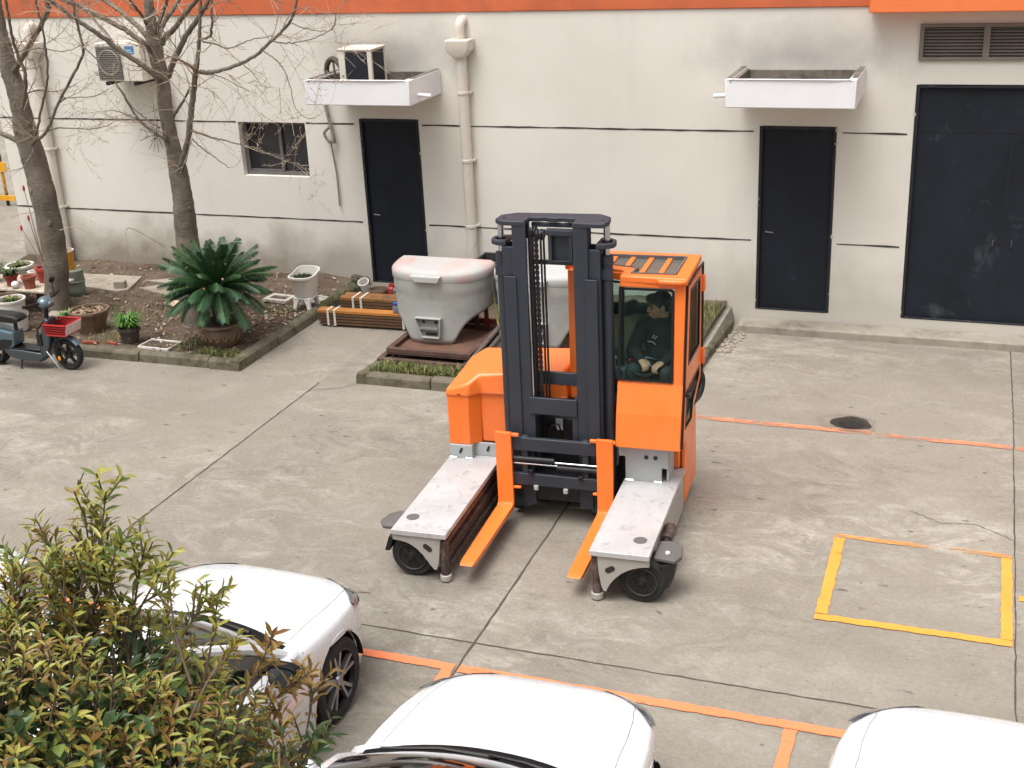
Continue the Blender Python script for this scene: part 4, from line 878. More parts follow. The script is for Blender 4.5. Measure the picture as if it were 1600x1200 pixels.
rusty("steel_frame", -4.9, -3.7, 12.1, 13.05, .07, .22, "rusty steel frame under the cover behind the mast", posts=((-3.95, 12.9, .68),))
for i, (x, z, lab) in enumerate(((-4.99, .27, "leftmost grey pipe leaning over the rusty frame"), (-4.9, .26, "middle grey pipe leaning over the rusty frame"), (-4.81, .25, "rightmost grey pipe leaning over the rusty frame"))):
    p = MB(); p.tube([(x, 11.75, z-.06), (x+.12, 13.5, z+.24)], .028, 10); p.tube([(x, 11.74, z-.062), (x, 11.75, z-.06)], .021, 10); tag(p.build("pipe", mat("pipe_grey_%s" % "abc"[i], lin(104-14*i, 94-12*i, 88-12*i), .6, .3, var=.2), None), lab, "pipe", "pipes lying by the rusty frames")
p = MB(); p.tube([(-5.15, 13.0, .72), (-4.93, 12.6, .32), (-4.9, 12.55, .26)], [.012, .014, .014], 8); p.tube([(-4.93, 12.6, .33), (-4.86, 12.5, .31), (-4.78, 12.46, .3)], .02, 8)
tag(p.build("strap_rod", mat("yellow_green_rod", lin(120, 120, 50), .6, var=.4, scale=9), None), "thin yellow-green rod leaning beside the free-standing cover", "rod")
BEAM = mat("ochre_timber_beam", lin(172, 112, 50), .6, var=.2, scale=2, dirt=lin(96, 66, 44), dlo=.62, dhi=.8); BEAMS = mat("brown_sawn_side", lin(92, 66, 46), .75, var=.25, scale=3)
BEAM2 = mat("dull_ochre_beam", lin(140, 96, 52), .7, var=.25, scale=3, dirt=lin(92, 66, 46), dlo=.5, dhi=.7)
STRAP = mat("white_strap", lin(206, 202, 194), .6, var=.06, dirt=lin(140, 132, 120), dlo=.55, dhi=.75, dscale=10)
def bundle(x0, L, y0, nx, nz, bw, bh, label, straps, rz, bright):
    t = thing("beam_bundle", label, "beam bundle", (x0, y0, 0), rz, "strapped bundles of brown beams")
    rnd = random.Random(nx*7+nz)
    for k in range(nz):
        for i in range(nx):
            e = rnd.uniform(-.012, .012); z = .03+k*bh; top = k == nz-1
            b_ = MB(); y = i*bw
            b_.loft([[(e+s_*L, y+yy, z+zz) for yy, zz in ((.003, 0), (bw-.003, 0), (bw-.003, bh-.003), (bw-.02, bh-.003), (bw-.02, bh-.016), (.012, bh-.016), (.003, bh-.006))] for s_ in (0, 1)] if not top else [[(e+s_*L, y+yy, z+zz) for yy, zz in ((.003, 0), (bw-.003, 0), (bw-.003, bh-.002), (.003, bh-.002))] for s_ in (0, 1)])
            b_.build("beam", BEAM if top and bright else BEAM2 if top else BEAMS, t, bevel=.003)
    hz_ = .03+nz*bh; W_ = nx*bw
    for x in straps:
        s_ = MB(); o_ = .006
        s_.ring([(-o_, .022), (W_+o_, .022), (W_+o_, hz_+o_), (-o_, hz_+o_)], [(-.001, .028), (W_+.001, .028), (W_+.001, hz_+.001), (-.001, hz_+.001)], 'x', x, x+.028); s_.build("strap", STRAP, t)
    for x in (.15, L-.3):
        s_ = MB(); s_.box(x, x+.07, 0, W_, 0, .03); s_.build("bearer", RUST, t)
bundle(-7.53, 2.0, 13.13, 2, 5, .072, .037, "front strapped bundle of brown beams with bright ochre top layer", (.12, .21, 1.12), R_(2.5), True)
bundle(-7.52, 1.7, 13.7, 4, 4, .06, .042, "rear strapped bundle of brown beams, duller, closer to the door", (.17, .28), R_(1.5), False)
# things left at the wall by the door and on the beams
bt = thing("jug", "small grey jug with a blue cap standing on the front beam bundle", "jug", (-6.5, 13.24, .217)); m = MB(); m.lathe([(.035, 0), (.05, .01), (.052, .07), (.04, .1), (.024, .11)], n=20); m.build("body", mat("grey_blue_plastic", lin(112, 116, 128), .4), bt); m = MB(); m.lathe([(.043, .095), (.045, .1), (.045, .125), (.02, .132), (.0, .133)], n=20, caps=False); m.build("cap", mat("blue_cap", lin(44, 84, 160), .4), bt)
def simple_pot(name, label, cat, loc, prof, m, fill=None, fm=None, n=28, grp=None, sx=1., sy=1.):
    t = thing(name, label, cat, loc, 0, grp); b_ = MB(); b_.lathe(prof, n=n, sx=sx, sy=sy, caps=False); r0, z0 = prof[0]; b_.lathe([(0.0, z0+.001), (r0, z0+.001)], n=n, sx=sx, sy=sy, caps=False); b_.build("pot", m, t)
    if fill:
        r, z = fill; f = MB(); f.lathe([(r, z), (r*.7, z+.012), (r*.3, z+.018), (.0, z+.02)], n=n, sx=sx, sy=sy, caps=False); f.build("soil", fm or SOIL, t)
    return t
def pot_prof(r0, r1, h, rim=.012, lip=.03, ins=.05): return [(r0, 0), (r0+(r1-r0)*.5, h*.5), (r1, h-lip), (r1+rim, h-lip), (r1+rim, h), (r1-.01, h), (r1-.02, h-ins)]
CLAY = mat("terracotta", lin(150, 84, 64), .85, var=.12, bump=.1); REDP = mat("red_plastic_pot", lin(172, 62, 52), .5, var=.1); DREDP = mat("dark_red_plastic_pot", lin(136, 48, 42), .5, var=.1)
BROWNP = mat("brown_glazed_clay", lin(108, 88, 72), .55, var=.2, scale=6, dirt=lin(134, 112, 88), dlo=.5, dhi=.7, dscale=4); WHITEP = mat("white_plastic_pot", lin(220, 216, 208), .5, var=.04, dirt=lin(176, 166, 150), dlo=.6, dhi=.78); GREYP = mat("grey_green_pot", lin(116, 122, 106), .7, var=.15)
t = simple_pot("bowl", "square-sided dark bowl with a dead grey plant, by the wall", "pot", (-7.72, 14.55, 0), pot_prof(.1, .13, .12), GREYP, (.115, .08)); m = MB(); rnd = random.Random(6)
for k in range(10): m.ell((rnd.uniform(-.08, .08), rnd.uniform(-.05, .05), .13+rnd.uniform(0, .07)), (.05, .04, .03), Euler((rnd.random()*3, rnd.random()*3, 0)).to_matrix(), 8, 6)
m.build("dead_plant", mat("grey_dead_plant", lin(92, 86, 76), .9, var=.4, scale=30), t)
cpt = simple_pot("tub", "white tipped plastic cup by the wall beside the dead plant", "cup", (-7.54, 14.5, .01), [(.06, 0), (.07, .15), (.078, .155), (.078, .17), (.066, .17), (.06, .05)], WHITEP); cpt.rotation_euler = (R_(28), 0, 0); cpt.location.z = .035
simple_pot("planter_bowl", "low brown clay bowl by the wall near the first door", "pot", (-7.34, 14.45, 0), pot_prof(.09, .12, .09), BROWNP, (.1, .06))
simple_pot("jar", "small red jar by the foot of the first door", "jar", (-7.17, 14.5, 0), [(.05, 0), (.06, .03), (.058, .1), (.04, .12), (.04, .15), (.03, .15), (.028, .1)], REDP)
m = MB(); rnd = random.Random(9)
for k in range(34): m.ell((-6.97+rnd.uniform(-.1, .1), 14.45+rnd.uniform(-.06, .06), .03+rnd.uniform(0, .14)), (rnd.uniform(.025, .04),)*3, None, 8, 6)
tag(m.build("pebble_sack", mat("grey_netted_pebbles", lin(120, 120, 122), .8, var=.2), None), "netted sack of grey pebbles by the first door", "sack")
t = thing("crate", "black plastic crate against the wall between the two grey covers", "crate", (-5.55, 14.4, 0)); m = MB(); m.ring([(-.3, -.2), (.3, -.2), (.3, .2), (-.3, .2)], [(-.28, -.18), (.28, -.18), (.28, .18), (-.28, .18)], 'z', 0, .62); m.box(-.28, .28, -.18, .18, .0, .02); m.ring([(-.31, -.21), (.31, -.21), (.31, .21), (-.31, .21)], [(-.28, -.18), (.28, -.18), (.28, .18), (-.28, .18)], 'z', .6, .63); m.build("shell", mat("charcoal_plastic", lin(58, 58, 62), .5), t, bevel=.008); m = MB(); m.tube([(.1, -.21, .4), (.1, -.25, .37), (.24, -.25, .37), (.24, -.21, .4)], .012, 8); m.build("handle", STEEL, t)
# white basin on a stool, used as a planter
t = thing("stool", "white plastic stool carrying the planted basin", "stool", (-7.89, 13.5, .085)); m = MB(); m.prism([(-.115, -.12), (.115, -.12), (.13, .0), (.11, .13), (-.11, .13), (-.13, 0)], 'z', .15, .172); m.build("seat", WHITEP, t, bevel=.01)
for sx in (-1, 1):
    for sy in (-1, 1):
        l = MB(); l.loft([[(sx*(.055+o_)+dx, sy*(.08+o_*.8)+dy, z) for dx, dy in ((-h_, -.02), (h_, -.02), (h_, .02), (-h_, .02))] for o_, z, h_ in ((.02, .155, .045), (.03, .11, .03), (.04, .06, .024), (.05, 0, .022))]); l.build("leg", WHITEP, t, bevel=.004)
t = thing("basin", "white high-backed basin planted with moss on the stool", "basin", (-7.89, 13.5, .255))
def bring(a, d, z, zb, n=40):
    r = []
    for i in range(n):
        f = 2*math.pi*i/n; a_ = a*.73; x = a_*math.copysign(abs(math.cos(f))**.75, math.cos(f)); y = d*.9*math.copysign(abs(math.sin(f))**(.6 if math.sin(f) < 0 else .28), math.sin(f)); k = max(0, (y/(d*.9)+.15)/1.15)**1.6; r.append((x, y, z+zb*k))
    return r
m = MB(); m.loft([bring(.165, .13, 0, 0), bring(.175, .145, .03, 0), bring(.203, .19, .25, .045), bring(.205, .195, .255, .05), bring(.228, .218, .26, .055), bring(.231, .221, .285, .06), bring(.207, .195, .287, .06), bring(.19, .175, .2, .0)], caps=False); m.add(bring(.165, .13, 0.001, 0), [tuple(range(40))]); m.build("bowl", WHITEP, t, smooth=50)
m = MB(); m.lathe([(.135, .235), (.1, .25), (0, .255)], n=30, sy=1.1, caps=False); m.build("soil", SOIL, t)
m = MB(); rnd = random.Random(5); m.cur = 0
for k in range(420):
    a = rnd.uniform(0, 6.3); r = .125*rnd.random()**.5; p = Vector((r*math.cos(a), r*.8*math.sin(a), .24)); d = Vector((rnd.uniform(-.02, .02), rnd.uniform(-.02, .02), rnd.uniform(.015, .05))); q = Vector((d.y, -d.x, 0)).normalized()*.008; m.add([p-q, p+q, p+d], [(0, 1, 2)])
m.build("moss", GRASSM[2], t, smooth=0, flip=False)
STONEF = mat("pale_stone_edging", lin(186, 180, 170), .85, var=.1, dirt=lin(136, 128, 116), dlo=.5, dhi=.7)
def tray(x0, x1, y0, y1, z0, z1, w_, m_, label, fillm, rz=0):
    t = thing("tray", label, "tray", ((x0+x1)/2, (y0+y1)/2, 0), rz, "rectangular frames lying on the soil"); a, b_ = (x1-x0)/2, (y1-y0)/2
    m = MB(); m.ring([(-a, -b_), (a, -b_), (a, b_), (-a, b_)], [(-a+w_, -b_+w_), (a-w_, -b_+w_), (a-w_, b_-w_), (-a+w_, b_-w_)], 'z', z0, z1); m.build("rim", m_, t, bevel=.004)
    m = MB(); m.box(-a+w_, a-w_, -b_+w_, b_-w_, z0, z1-.02); m.build("filling", fillm, t, smooth=0)
tray(-9.17, -8.74, 11.69, 11.97, .085, .118, .016, WHITEP, "thin white rectangular tray of soil beside the glazed cycad pot", SOIL, R_(-3))
tray(-8.62, -8.25, 13.64, 13.9, .08, .12, .06, STONEF, "stone-edged square left of the white stool, filled with dirt", SOIL, R_(-5))
tray(-8.06, -7.8, 13.66, 13.96, .08, .115, .03, STONEF, "pale stone square right of and behind the white stool", STONEF, R_(-8))
# slabs and stone along the foot of the wall
SLAB = mat("broken_paving_slab", lin(158, 148, 134), .9, var=.15, scale=4, bump=.3, dirt=lin(112, 100, 88), dlo=.5, dhi=.7)
for pts, z, lab in (([(-12.0, 14.2), (-11.54, 13.69), (-10.85, 13.57), (-10.72, 13.66), (-10.9, 14.25)], .115, "large broken paving slab at the foot of the wall right of the leaning tree"), ([(-10.6, 13.75), (-10.0, 13.55), (-9.75, 13.72), (-10.3, 14.0)], .12, "smaller broken paving slab right of the little stone block"), ([(-10.75, 14.1), (-10.2, 14.05), (-9.6, 14.3), (-10.0, 14.5)], .11, "cracked slab lying closest to the wall behind the stone block")):
    m = MB(); m.prism(pts, 'z', z-.045, z); tag(m.build("paving_slab", SLAB, None, bevel=.008), lab, "slab", "broken slabs by the wall")
m = MB(); m.box(-10.95, -10.8, 13.66, 13.78, .113, .21, rotz(.3)); tag(m.build("stone_block", SLAB, None, bevel=.008), "small stone block standing on the large paving slab", "block")
m = MB(); m.box(-9.85, -9.6, 13.2, 13.36, .09, .115, rotz(-.4)); tag(m.build("tile", mat("pale_pink_tile", lin(204, 182, 160), .8, var=.1), None, bevel=.004), "pale pinkish tile lying on the soil left of the cycad", "tile")
for k, (x, y, l, r) in enumerate(((-9.95, 11.68, .2, .1), (-9.65, 11.72, .16, -.2))):
    m = MB(); m.box(x, x+l, y, y+.04, .09, .125, rotz(r)); tag(m.build("brick_piece", mat("red_brick_%s" % "ab"[k], lin(156, 84, 62), .9, var=.2, bump=.3), None, bevel=.006), ("longer" if k == 0 else "shorter")+" red brick fragment lying on the soil along the kerb", "brick", "brick fragments along the kerb")
rnd = random.Random(21); m = MB()
for k in range(60):
    x = rnd.uniform(-2.67, -2.5); y = rnd.uniform(13.6, 14.6); m.ell((x, y, .01+gz(x, y)), (rnd.uniform(.012, .045), rnd.uniform(.01, .03), rnd.uniform(.01, .025)), rotz(rnd.random()*3), 6, 4)
struct(m.build("rubble", SLAB, smooth=0), 'stuff')
TREES = {
 'B': ([(-9.0,12.68,0.13,0.2218),(-8.98,12.68,0.62,0.1953),(-8.96,12.68,1.19,0.1733),(-8.94,12.68,1.67,0.148),(-8.95,12.68,2.04,0.1314),(-8.98,12.68,2.34,0.1073),(-9.0,12.68,2.71,0.101),(-8.99,12.68,3.02,0.0987),(-9.01,12.68,3.26,0.1065),(-9.03,12.68,3.44,0.1144),(-9.03,12.68,3.64,0.0866),(-9.02,12.68,3.95,0.0668),(-8.98,12.68,4.37,0.047),(-8.93,12.68,4.84,0.0274)],
  [[(-8.84,12.6,2.06,0.0513),(-8.71,12.54,2.28,0.0477),(-8.6,12.48,2.43,0.0442),(-8.47,12.42,2.79,0.0406),(-8.34,12.36,3.08,0.0371),(-8.26,12.3,3.21,0.0339)],
   [(-8.26,12.3,3.21,0.0301),(-8.17,12.3,3.54,0.0262),(-8.13,12.3,3.71,0.0224),(-8.09,12.3,3.94,0.0186),(-8.01,12.3,4.37,0.0148)],
   [(-8.17,12.3,3.56,0.0187),(-7.99,12.25,3.6,0.0176),(-7.92,12.2,3.7,0.0166),(-7.85,12.15,3.99,0.0155),(-7.79,12.1,4.31,0.0145)],
   [(-8.26,12.3,3.21,0.0301),(-8.09,12.26,3.21,0.028),(-7.93,12.23,3.23,0.0259),(-7.63,12.19,3.31,0.0237),(-7.37,12.15,3.42,0.0216),(-7.1,12.11,3.6,0.0196),(-6.88,12.08,3.77,0.0176),(-6.76,12.04,3.98,0.0157),(-6.67,12.0,4.29,0.0139)],
   [(-8.84,12.6,3.11,0.043),(-8.69,12.52,3.29,0.0394),(-8.42,12.44,3.58,0.0357),(-8.16,12.36,3.81,0.0322),(-7.97,12.28,3.97,0.0289),(-7.73,12.2,4.24,0.0255)],
   [(-8.87,12.6,3.48,0.0429),(-8.76,12.58,3.58,0.0396),(-8.63,12.56,3.66,0.0362),(-8.45,12.54,3.82,0.0329),(-8.27,12.52,3.96,0.0296),(-8.0,12.5,4.19,0.0262)],
   [(-8.96,12.7,3.56,0.0354),(-8.98,12.8,3.64,0.0326),(-8.94,12.9,3.75,0.0298),(-8.83,13.0,3.92,0.0268),(-8.68,13.1,4.19,0.0238)],
   [(-8.92,12.6,3.6,0.0313),(-8.78,12.45,3.7,0.0279),(-8.57,12.3,3.87,0.0246),(-8.41,12.15,3.99,0.0215),(-8.21,12.0,4.33,0.0183)],
   [(-9.09,12.7,3.63,0.0237),(-9.04,12.58,3.75,0.0215),(-9.03,12.45,3.89,0.0194),(-9.0,12.32,3.99,0.0173),(-8.98,12.2,4.27,0.0153)],
   [(-9.12,12.7,3.54,0.0396),(-9.22,12.76,3.61,0.0366),(-9.43,12.82,3.75,0.0338),(-9.67,12.88,3.89,0.0309),(-9.8,12.94,3.94,0.0279),(-10.19,13.0,4.23,0.025)],
   [(-9.03,12.6,3.45,0.0393),(-9.06,12.53,3.5,0.0365),(-9.24,12.47,3.65,0.034),(-9.45,12.4,3.78,0.0315),(-9.7,12.33,3.93,0.0291),(-9.85,12.27,4.0,0.0265),(-10.27,12.2,4.22,0.0241)],
   [(-8.96,12.6,3.08,0.0393),(-8.92,12.51,3.11,0.0371),(-9.06,12.42,3.28,0.0351),(-9.27,12.34,3.45,0.0332),(-9.43,12.25,3.62,0.0313),(-9.52,12.16,3.73,0.0293),(-9.68,12.08,3.88,0.0274),(-9.82,11.99,4.03,0.0254),(-10.02,11.9,4.24,0.0236)],
   [(-8.98,12.6,2.36,0.0178),(-8.96,12.5,2.43,0.0157),(-9.13,12.4,2.59,0.0137),(-9.23,12.3,2.86,0.0117),(-9.21,12.2,3.01,0.0097),(-9.41,12.1,3.38,0.0078),(-9.47,12.0,3.51,0.0058)],
   [(-9.06,12.6,2.52,0.0158),(-9.25,12.7,2.57,0.0127),(-9.55,12.8,2.73,0.0095),(-9.82,12.9,2.99,0.0062)],
   [(-8.97,12.6,2.41,0.0119),(-9.0,12.5,2.45,0.01),(-9.16,12.4,2.63,0.0083),(-9.29,12.3,2.73,0.0065),(-9.39,12.2,2.79,0.0047)],
   [(-8.54,12.45,2.5,0.0174),(-8.43,12.34,2.54,0.0151),(-8.13,12.23,2.5,0.0128),(-7.82,12.12,2.48,0.0105),(-7.43,12.02,2.43,0.0083),(-7.09,11.91,2.35,0.0062),(-6.77,11.8,2.31,0.0042)],
   [(-8.51,12.4,2.45,0.0115),(-8.26,12.27,2.34,0.0091),(-7.98,12.13,2.25,0.0067),(-7.81,12.0,2.22,0.0044)],
   [(-8.85,12.6,2.66,0.0236),(-8.63,12.5,2.84,0.0174),(-8.44,12.4,3.01,0.0114)],
   [(-8.13,12.3,3.54,0.0112),(-7.92,12.28,3.5,0.0094),(-7.75,12.25,3.47,0.0077),(-7.47,12.22,3.56,0.006),(-7.17,12.2,3.6,0.0043)],
   [(-7.26,12.1,3.46,0.0093),(-7.1,12.05,3.38,0.0083),(-6.97,12.0,3.27,0.0073),(-6.89,11.95,3.08,0.0063),(-6.83,11.9,2.9,0.0054),(-6.67,11.85,2.8,0.0044),(-6.55,11.8,2.82,0.0034)],
   [(-7.12,12.1,3.56,0.0107),(-6.98,12.02,3.55,0.0092),(-6.71,11.94,3.57,0.0076),(-6.47,11.86,3.63,0.0062),(-6.24,11.78,3.72,0.0047),(-6.14,11.7,3.88,0.0033)],
   [(-7.52,12.1,3.32,0.009),(-7.36,12.0,3.24,0.0063),(-7.2,11.9,3.12,0.0035)],
   [(-8.17,12.3,3.19,0.009),(-7.86,12.17,3.18,0.0071),(-7.63,12.03,3.13,0.0053),(-7.36,11.9,3.07,0.0036)],
   [(-6.83,12.0,3.75,0.0084),(-6.61,11.93,3.7,0.0067),(-6.32,11.87,3.69,0.005),(-6.2,11.8,3.81,0.0034)]]),
 'A': ([(-11.05,12.6,-0.01,0.2469),(-11.03,12.6,0.18,0.202),(-10.95,12.6,0.6,0.1871),(-10.91,12.6,0.95,0.1859),(-10.91,12.6,1.37,0.1849),(-10.93,12.6,1.73,0.1928),(-10.96,12.6,2.09,0.1794),(-11.01,12.6,2.39,0.1707),(-11.02,12.6,2.68,0.1491),(-11.04,12.6,2.97,0.1361),(-11.08,12.6,3.16,0.1276),(-11.08,12.6,3.44,0.0934),(-11.09,12.6,3.63,0.0764),(-11.07,12.6,3.99,0.0551),(-11.04,12.6,4.42,0.038),(-11.01,12.6,4.84,0.0211)],
  [[(-11.04,12.6,3.14,0.0467),(-10.88,12.52,3.25,0.042),(-10.53,12.44,3.55,0.0371),(-10.2,12.36,3.85,0.0324),(-10.05,12.28,4.01,0.0281),(-9.81,12.2,4.35,0.0237)],
   [(-10.9,12.5,2.75,0.0295),(-10.8,12.42,2.83,0.0272),(-10.63,12.33,3.14,0.0248),(-10.62,12.25,3.41,0.0226),(-10.58,12.17,3.67,0.0204),(-10.49,12.08,4.03,0.0182),(-10.37,12.0,4.38,0.016)],
   [(-10.86,12.5,2.31,0.0254),(-10.74,12.42,2.37,0.0238),(-10.49,12.35,2.5,0.0222),(-10.14,12.28,2.9,0.0205),(-9.69,12.2,3.37,0.0188),(-9.58,12.12,3.53,0.0174),(-9.55,12.05,3.77,0.016),(-9.51,11.98,4.03,0.0147),(-9.42,11.9,4.36,0.0134)],
   [(-10.83,12.5,2.39,0.0211),(-10.72,12.45,2.46,0.0196),(-10.51,12.4,2.83,0.0179),(-10.33,12.35,3.14,0.0163),(-10.24,12.3,3.57,0.0148),(-10.22,12.25,3.96,0.0134),(-10.17,12.2,4.29,0.012)],
   [(-11.02,12.6,2.21,0.047),(-11.14,12.6,2.31,0.0419),(-11.34,12.6,2.4,0.0367),(-11.54,12.6,2.48,0.0316),(-11.89,12.6,2.86,0.0264)],
   [(-10.56,12.4,2.48,0.0125),(-10.34,12.32,2.54,0.0108),(-10.09,12.24,2.57,0.0092),(-9.71,12.16,2.58,0.0076),(-9.42,12.08,2.63,0.0061),(-9.23,12.0,2.7,0.0046)],
   [(-10.92,12.5,2.89,0.0101),(-10.54,12.4,2.98,0.008),(-10.18,12.3,2.98,0.0059),(-9.81,12.2,3.09,0.004)],
   [(-10.91,12.4,3.39,0.01),(-10.35,12.3,3.47,0.0079),(-9.91,12.2,3.45,0.0058),(-9.46,12.1,3.57,0.0039)],
   [(-10.77,12.4,2.28,0.0101),(-10.75,12.3,2.2,0.0081),(-10.81,12.2,2.09,0.0061),(-10.92,12.1,2.06,0.0042)],
   [(-10.07,12.2,2.91,0.0088),(-9.88,12.13,2.94,0.0072),(-9.51,12.07,2.97,0.0055),(-9.23,12.0,3.06,0.0038)]]),
}
# ================================================================== BARE TREES
def bark_mat():
    t = NT("grey_brown_bark")
    a = t.noise(6, 8, .65, vec=t.map((1, 1, .5)), dist=.5); b = t.noise(3, 6, .6); l = t.noise(22, 6, .7, vec=t.map((.6, .6, 2.4)))
    col = t.mix(t.ramp(a, .35, .68), lin(98, 89, 79), lin(136, 125, 112)); col = t.mix(t.ramp(b, .5, .7, 0, .5), col, lin(154, 142, 127)); col = t.mix(t.ramp(l, .56, .68, 0, .65), col, lin(70, 62, 54))
    t.set(Base_Color=col, Roughness=.9); t.bump(t.math('ADD', l, a), .8, .03); return t.m
BARK = bark_mat(); TWIG = mat("tan_twig_bark", lin(150, 132, 114), .85, var=.25, scale=2); TWIGP = mat("pale_twig_bark", lin(188, 172, 152), .85, var=.15, scale=2)
def bare_tree(key, label, seed, ntw):
    rnd = random.Random(seed); tr, limbs = TREES[key]
    root = thing("bare_tree", label, "tree", (tr[0][0], tr[0][1], 0)); o0 = Vector(root.location)
    def path(pl, n, wob):
        P = spline([Vector(p[:3])-o0 for p in pl], n); rr = [p[3] for p in pl]; R = []
        for i in range(len(P)):
            u = i/n; k = min(int(u), len(rr)-2); R.append(rr[k]+(rr[k+1]-rr[k])*(u-k))
        return [p+Vector((rnd.uniform(-1, 1), rnd.uniform(-1, 1), rnd.uniform(-1, 1)))*wob for p in P], R
    tk = MB(); P, R = path(tr, 8, .004)
    R = [r*.82*(1+.022*math.sin(i*.61+seed)+.018*math.sin(i*.27)+rnd.uniform(-.008, .008)) for i, r in enumerate(R)]
    P = [P[0]-Vector((0, 0, .12))]+P; R = [R[0]*1.15]+R
    tk.tube(P, R, 20)
    for i in range(14, len(P)-10, 9):
        if R[i] > .1:
            a = rnd.uniform(3.6, 6); tk.ell(P[i]+Vector((math.cos(a), math.sin(a), 0))*R[i]*.9, (R[i]*.2, R[i]*.2, R[i]*.34), None, 10, 7)
    tk.build("trunk", BARK, root, smooth=60)
    lb = MB(); paths = []
    for pl in limbs:
        P, R = path(pl, 7, .006); R = [r*.84 for r in R]; lb.tube(P, [max(r, .004) for r in R], 10); paths.append((P, R))
        for i in range(3, len(P)-1, 5): lb.ell(P[i], (R[i]*1.08,)*3, None, 8, 6)
    lb.build("limbs", BARK, root, smooth=60)
    tw = MB()
    def twig(p, d, L, r, lev):
        n = max(4, int(L/.07)); pts = [p]; q = Vector(p); dd = Vector(d).normalized(); bend = Vector((rnd.uniform(-.8, .8), rnd.uniform(-.5, .5), rnd.uniform(-.5, .7)))
        for i in range(n):
            dd = (dd+bend*.22+Vector((rnd.uniform(-1, 1), rnd.uniform(-1, 1), rnd.uniform(-1, 1)))*.14).normalized(); q = q+dd*(L/n); pts.append(q.copy())
        tw.cur = rnd.choice((0, 0, 0, 1)) if lev else rnd.choice((0, 0, 1))
        tw.tube(pts, [max(.0015, r*(1-.82*i/n)) for i in range(n+1)], 5, cap=False)
        for i in range(1, n, 2):                                   # short spurs and buds
            if rnd.random() < .5:
                e = (dd.cross(Vector((rnd.uniform(-1, 1), rnd.uniform(-1, 1), rnd.uniform(-1, 1))))).normalized(); tw.tube([pts[i], pts[i]+e*rnd.uniform(.015, .04)], [.0022, .0028], 4, cap=False)
        if lev < 2:
            for i in range(1, n):
                if rnd.random() < (.42 if lev == 0 else .22):
                    e = (dd+Vector((rnd.uniform(-1, 1), rnd.uniform(-1, 1), rnd.uniform(-.9, .9)))*1.1).normalized(); twig(pts[i], e, L*rnd.uniform(.25, .6), r*.6, lev+1)
    for (P, R) in paths:
        Lp = sum((P[i+1]-P[i]).length for i in range(len(P)-1)); k = max(2, int(Lp*ntw))
        for _ in range(k):
            i = rnd.randint(2, len(P)-2); d = (P[i+1]-P[i]).normalized()
            e = (d*.7+Vector((rnd.uniform(-1.1, 1.1), rnd.uniform(-.9, .5), rnd.uniform(-.8, .8)))).normalized(); twig(P[i], e, rnd.uniform(.3, 1.0), min(R[i]*.4, .0075), 0)
        twig(P[-1], (P[-1]-P[-2]), .6, R[-1]*.8, 0)
    P, R = path(tr, 8, 0)
    for _ in range(5):
        i = rnd.randint(16, len(P)-3); a = rnd.uniform(3.2, 6.2); e = Vector((math.cos(a), math.sin(a)*.6, rnd.uniform(-.2, .5))).normalized(); twig(P[i]+e*R[i]*.8, e, rnd.uniform(.3, .8), .006, 0)
    tw.build("twigs", [TWIG, TWIGP], root, smooth=60, flip=False)
bare_tree('A', "leaning bare tree at the left edge, rising behind the scooter", 3, 3.6)
bare_tree('B', "bare tree with forked grey trunk behind the potted cycad", 8, 3.9)

# ================================================================== POTTED CYCAD AND OTHER PLANTS
CYC = [mat("cycad_green", lin(46, 84, 46), .5, var=.22, scale=4), mat("cycad_dark", lin(36, 66, 40), .5, var=.2, scale=4), mat("cycad_rachis", lin(96, 120, 66), .6, var=.1)]
t = thing("potted_cycad", "large potted cycad with arching dark green fronds in a brown glazed bowl", "cycad", (-8.23, 12.08, .085))
m = MB(); m.lathe([(.0, .001), (.17, 0), (.215, .06), (.235, .16), (.225, .22), (.215, .235), (.27, .25), (.28, .265), (.275, .285), (.235, .285), (.225, .24), (.2, .22)], n=40, caps=False); m.build("pot", BROWNP, t)
m = MB(); rl = random.Random(2)
for k in range(8):
    a0 = 3.6+k*.36; m.tube([(.238*math.cos(a0+f*.3), .238*math.sin(a0+f*.3), .1+.07*(f < .5)*f*2+.07*(f >= .5)*(1-f)*2) for f in (0, .25, .5, .75, 1)], .008, 6)
m.build("relief", mat("pale_glaze_relief", lin(140, 118, 92), .6, var=.1), t)
m = MB(); m.lathe([(.235, .235), (.15, .25), (.0, .26)], n=30, caps=False); m.build("soil", SOIL, t)
m = MB(); rings = []; rnd = random.Random(7)
m.lathe([(.075, .22), (.085, .3), (.09, .4), (.1, .52), (.085, .62), (.03, .68)], n=14, caps=False)
for k in range(90):
    a = k*2.4; z = .26+k*.0043; e = Vector((math.cos(a), math.sin(a), .5)).normalized(); p = Vector((math.cos(a)*.085, math.sin(a)*.085, z)); q = Vector((-math.sin(a), math.cos(a), 0))*.016; m.add([p-q, p+q, p+e*.04], [(0, 1, 2)])
m.build("trunk", mat("dark_cycad_trunk", lin(46, 40, 36), .9, var=.3, bump=.3), t)
fr = MB(); rnd = random.Random(13); NF = 62
